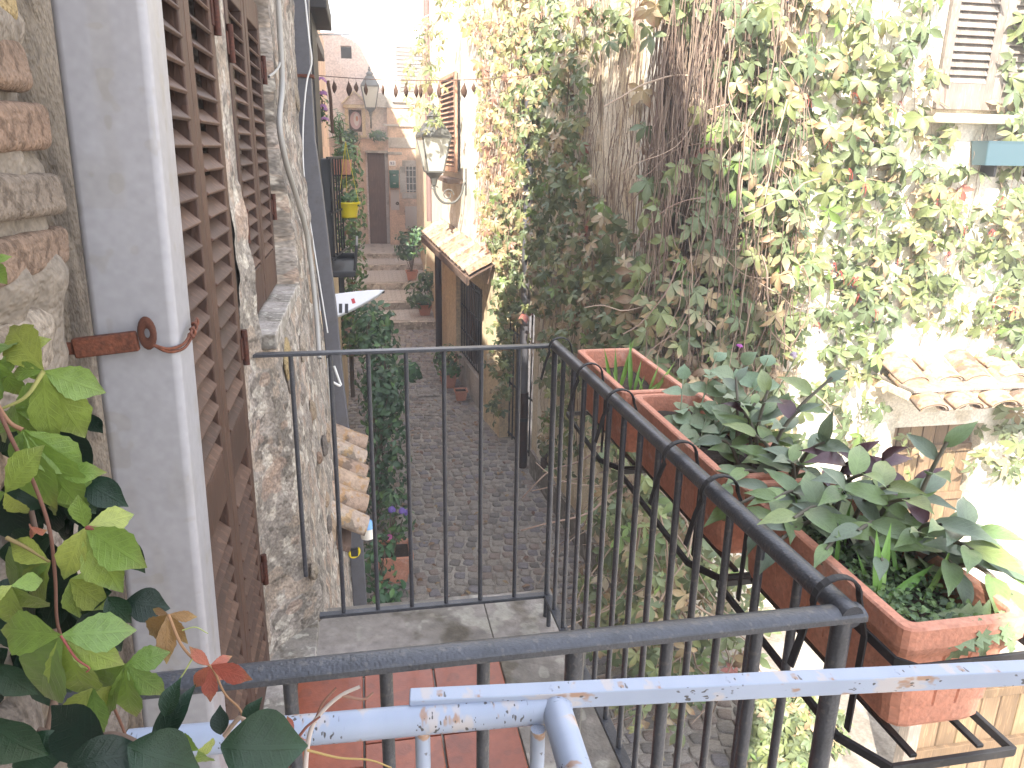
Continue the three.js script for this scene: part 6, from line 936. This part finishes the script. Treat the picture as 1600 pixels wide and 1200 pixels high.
  const o2 = V(-0.3, -1.3, -0.6), u = thing('glossy_shrub', 'dark glossy-leaved shrub along the bottom left edge', 'shrub', null, o2.toArray());
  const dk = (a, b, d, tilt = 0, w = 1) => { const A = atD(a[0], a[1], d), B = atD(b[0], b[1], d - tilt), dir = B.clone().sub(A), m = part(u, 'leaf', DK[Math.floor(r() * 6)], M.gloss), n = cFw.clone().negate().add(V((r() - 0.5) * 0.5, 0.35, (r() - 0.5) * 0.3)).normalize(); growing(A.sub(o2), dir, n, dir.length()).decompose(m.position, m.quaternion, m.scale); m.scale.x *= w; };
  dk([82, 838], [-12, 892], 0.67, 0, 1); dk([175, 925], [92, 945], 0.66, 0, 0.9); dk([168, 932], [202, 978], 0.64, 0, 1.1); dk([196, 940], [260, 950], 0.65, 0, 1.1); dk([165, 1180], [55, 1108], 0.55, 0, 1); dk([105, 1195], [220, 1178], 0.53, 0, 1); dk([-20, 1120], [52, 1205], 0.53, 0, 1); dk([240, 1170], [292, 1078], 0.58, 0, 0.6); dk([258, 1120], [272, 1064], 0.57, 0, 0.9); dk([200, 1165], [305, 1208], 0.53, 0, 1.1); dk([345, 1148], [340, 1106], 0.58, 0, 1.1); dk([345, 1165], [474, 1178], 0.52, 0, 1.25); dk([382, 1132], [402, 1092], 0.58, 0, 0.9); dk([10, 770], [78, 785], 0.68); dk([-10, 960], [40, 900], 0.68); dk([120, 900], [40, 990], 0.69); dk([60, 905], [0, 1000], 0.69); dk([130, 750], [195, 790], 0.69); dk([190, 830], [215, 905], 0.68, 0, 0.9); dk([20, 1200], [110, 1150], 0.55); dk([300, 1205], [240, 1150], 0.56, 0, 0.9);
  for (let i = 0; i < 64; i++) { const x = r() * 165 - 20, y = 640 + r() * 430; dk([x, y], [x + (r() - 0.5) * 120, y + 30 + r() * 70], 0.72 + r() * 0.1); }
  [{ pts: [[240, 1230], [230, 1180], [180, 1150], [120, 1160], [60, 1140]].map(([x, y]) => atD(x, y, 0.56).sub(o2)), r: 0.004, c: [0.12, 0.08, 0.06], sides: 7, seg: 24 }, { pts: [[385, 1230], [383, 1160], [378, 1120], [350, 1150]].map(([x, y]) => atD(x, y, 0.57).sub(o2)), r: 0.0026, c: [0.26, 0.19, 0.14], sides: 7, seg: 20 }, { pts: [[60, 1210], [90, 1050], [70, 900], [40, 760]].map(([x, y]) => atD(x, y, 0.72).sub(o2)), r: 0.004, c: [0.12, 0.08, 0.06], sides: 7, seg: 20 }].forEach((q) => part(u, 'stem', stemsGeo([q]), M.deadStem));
  const o4 = V(-0.1, -0.75, -0.55), w = thing('bare_twig', 'bare pale twig in front of the white railing', 'twig', null, o4.toArray());
  const tw = (pts, d, rr, c) => ({ pts: pts.map(([x, y]) => atD(x, y, d).sub(o4)), r: rr, c, sides: 7, seg: pts.length * 4 }); [tw([[476, 1230], [480, 1170], [490, 1130], [510, 1105], [535, 1085], [562, 1073]], 0.58, 0.0022, [0.42, 0.36, 0.32]), tw([[492, 1128], [505, 1098], [525, 1075]], 0.58, 0.0014, [0.2, 0.1, 0.07]), tw([[535, 1087], [570, 1092], [583, 1082]], 0.58, 0.0013, [0.25, 0.14, 0.1]), tw([[462, 1158], [480, 1135], [500, 1120]], 0.575, 0.0013, [0.2, 0.08, 0.06]), tw([[480, 1172], [530, 1184], [580, 1188], [612, 1200]], 0.57, 0.001, [0.38, 0.26, 0.1])].forEach((q) => part(w, 'twig', stemsGeo([q]), M.deadStem));
}
// the sunlit air that washes out the far end of the alley
scene.fog = new THREE.FogExp2(0xffffff, 0.0095);
renderer.render(scene, camera);
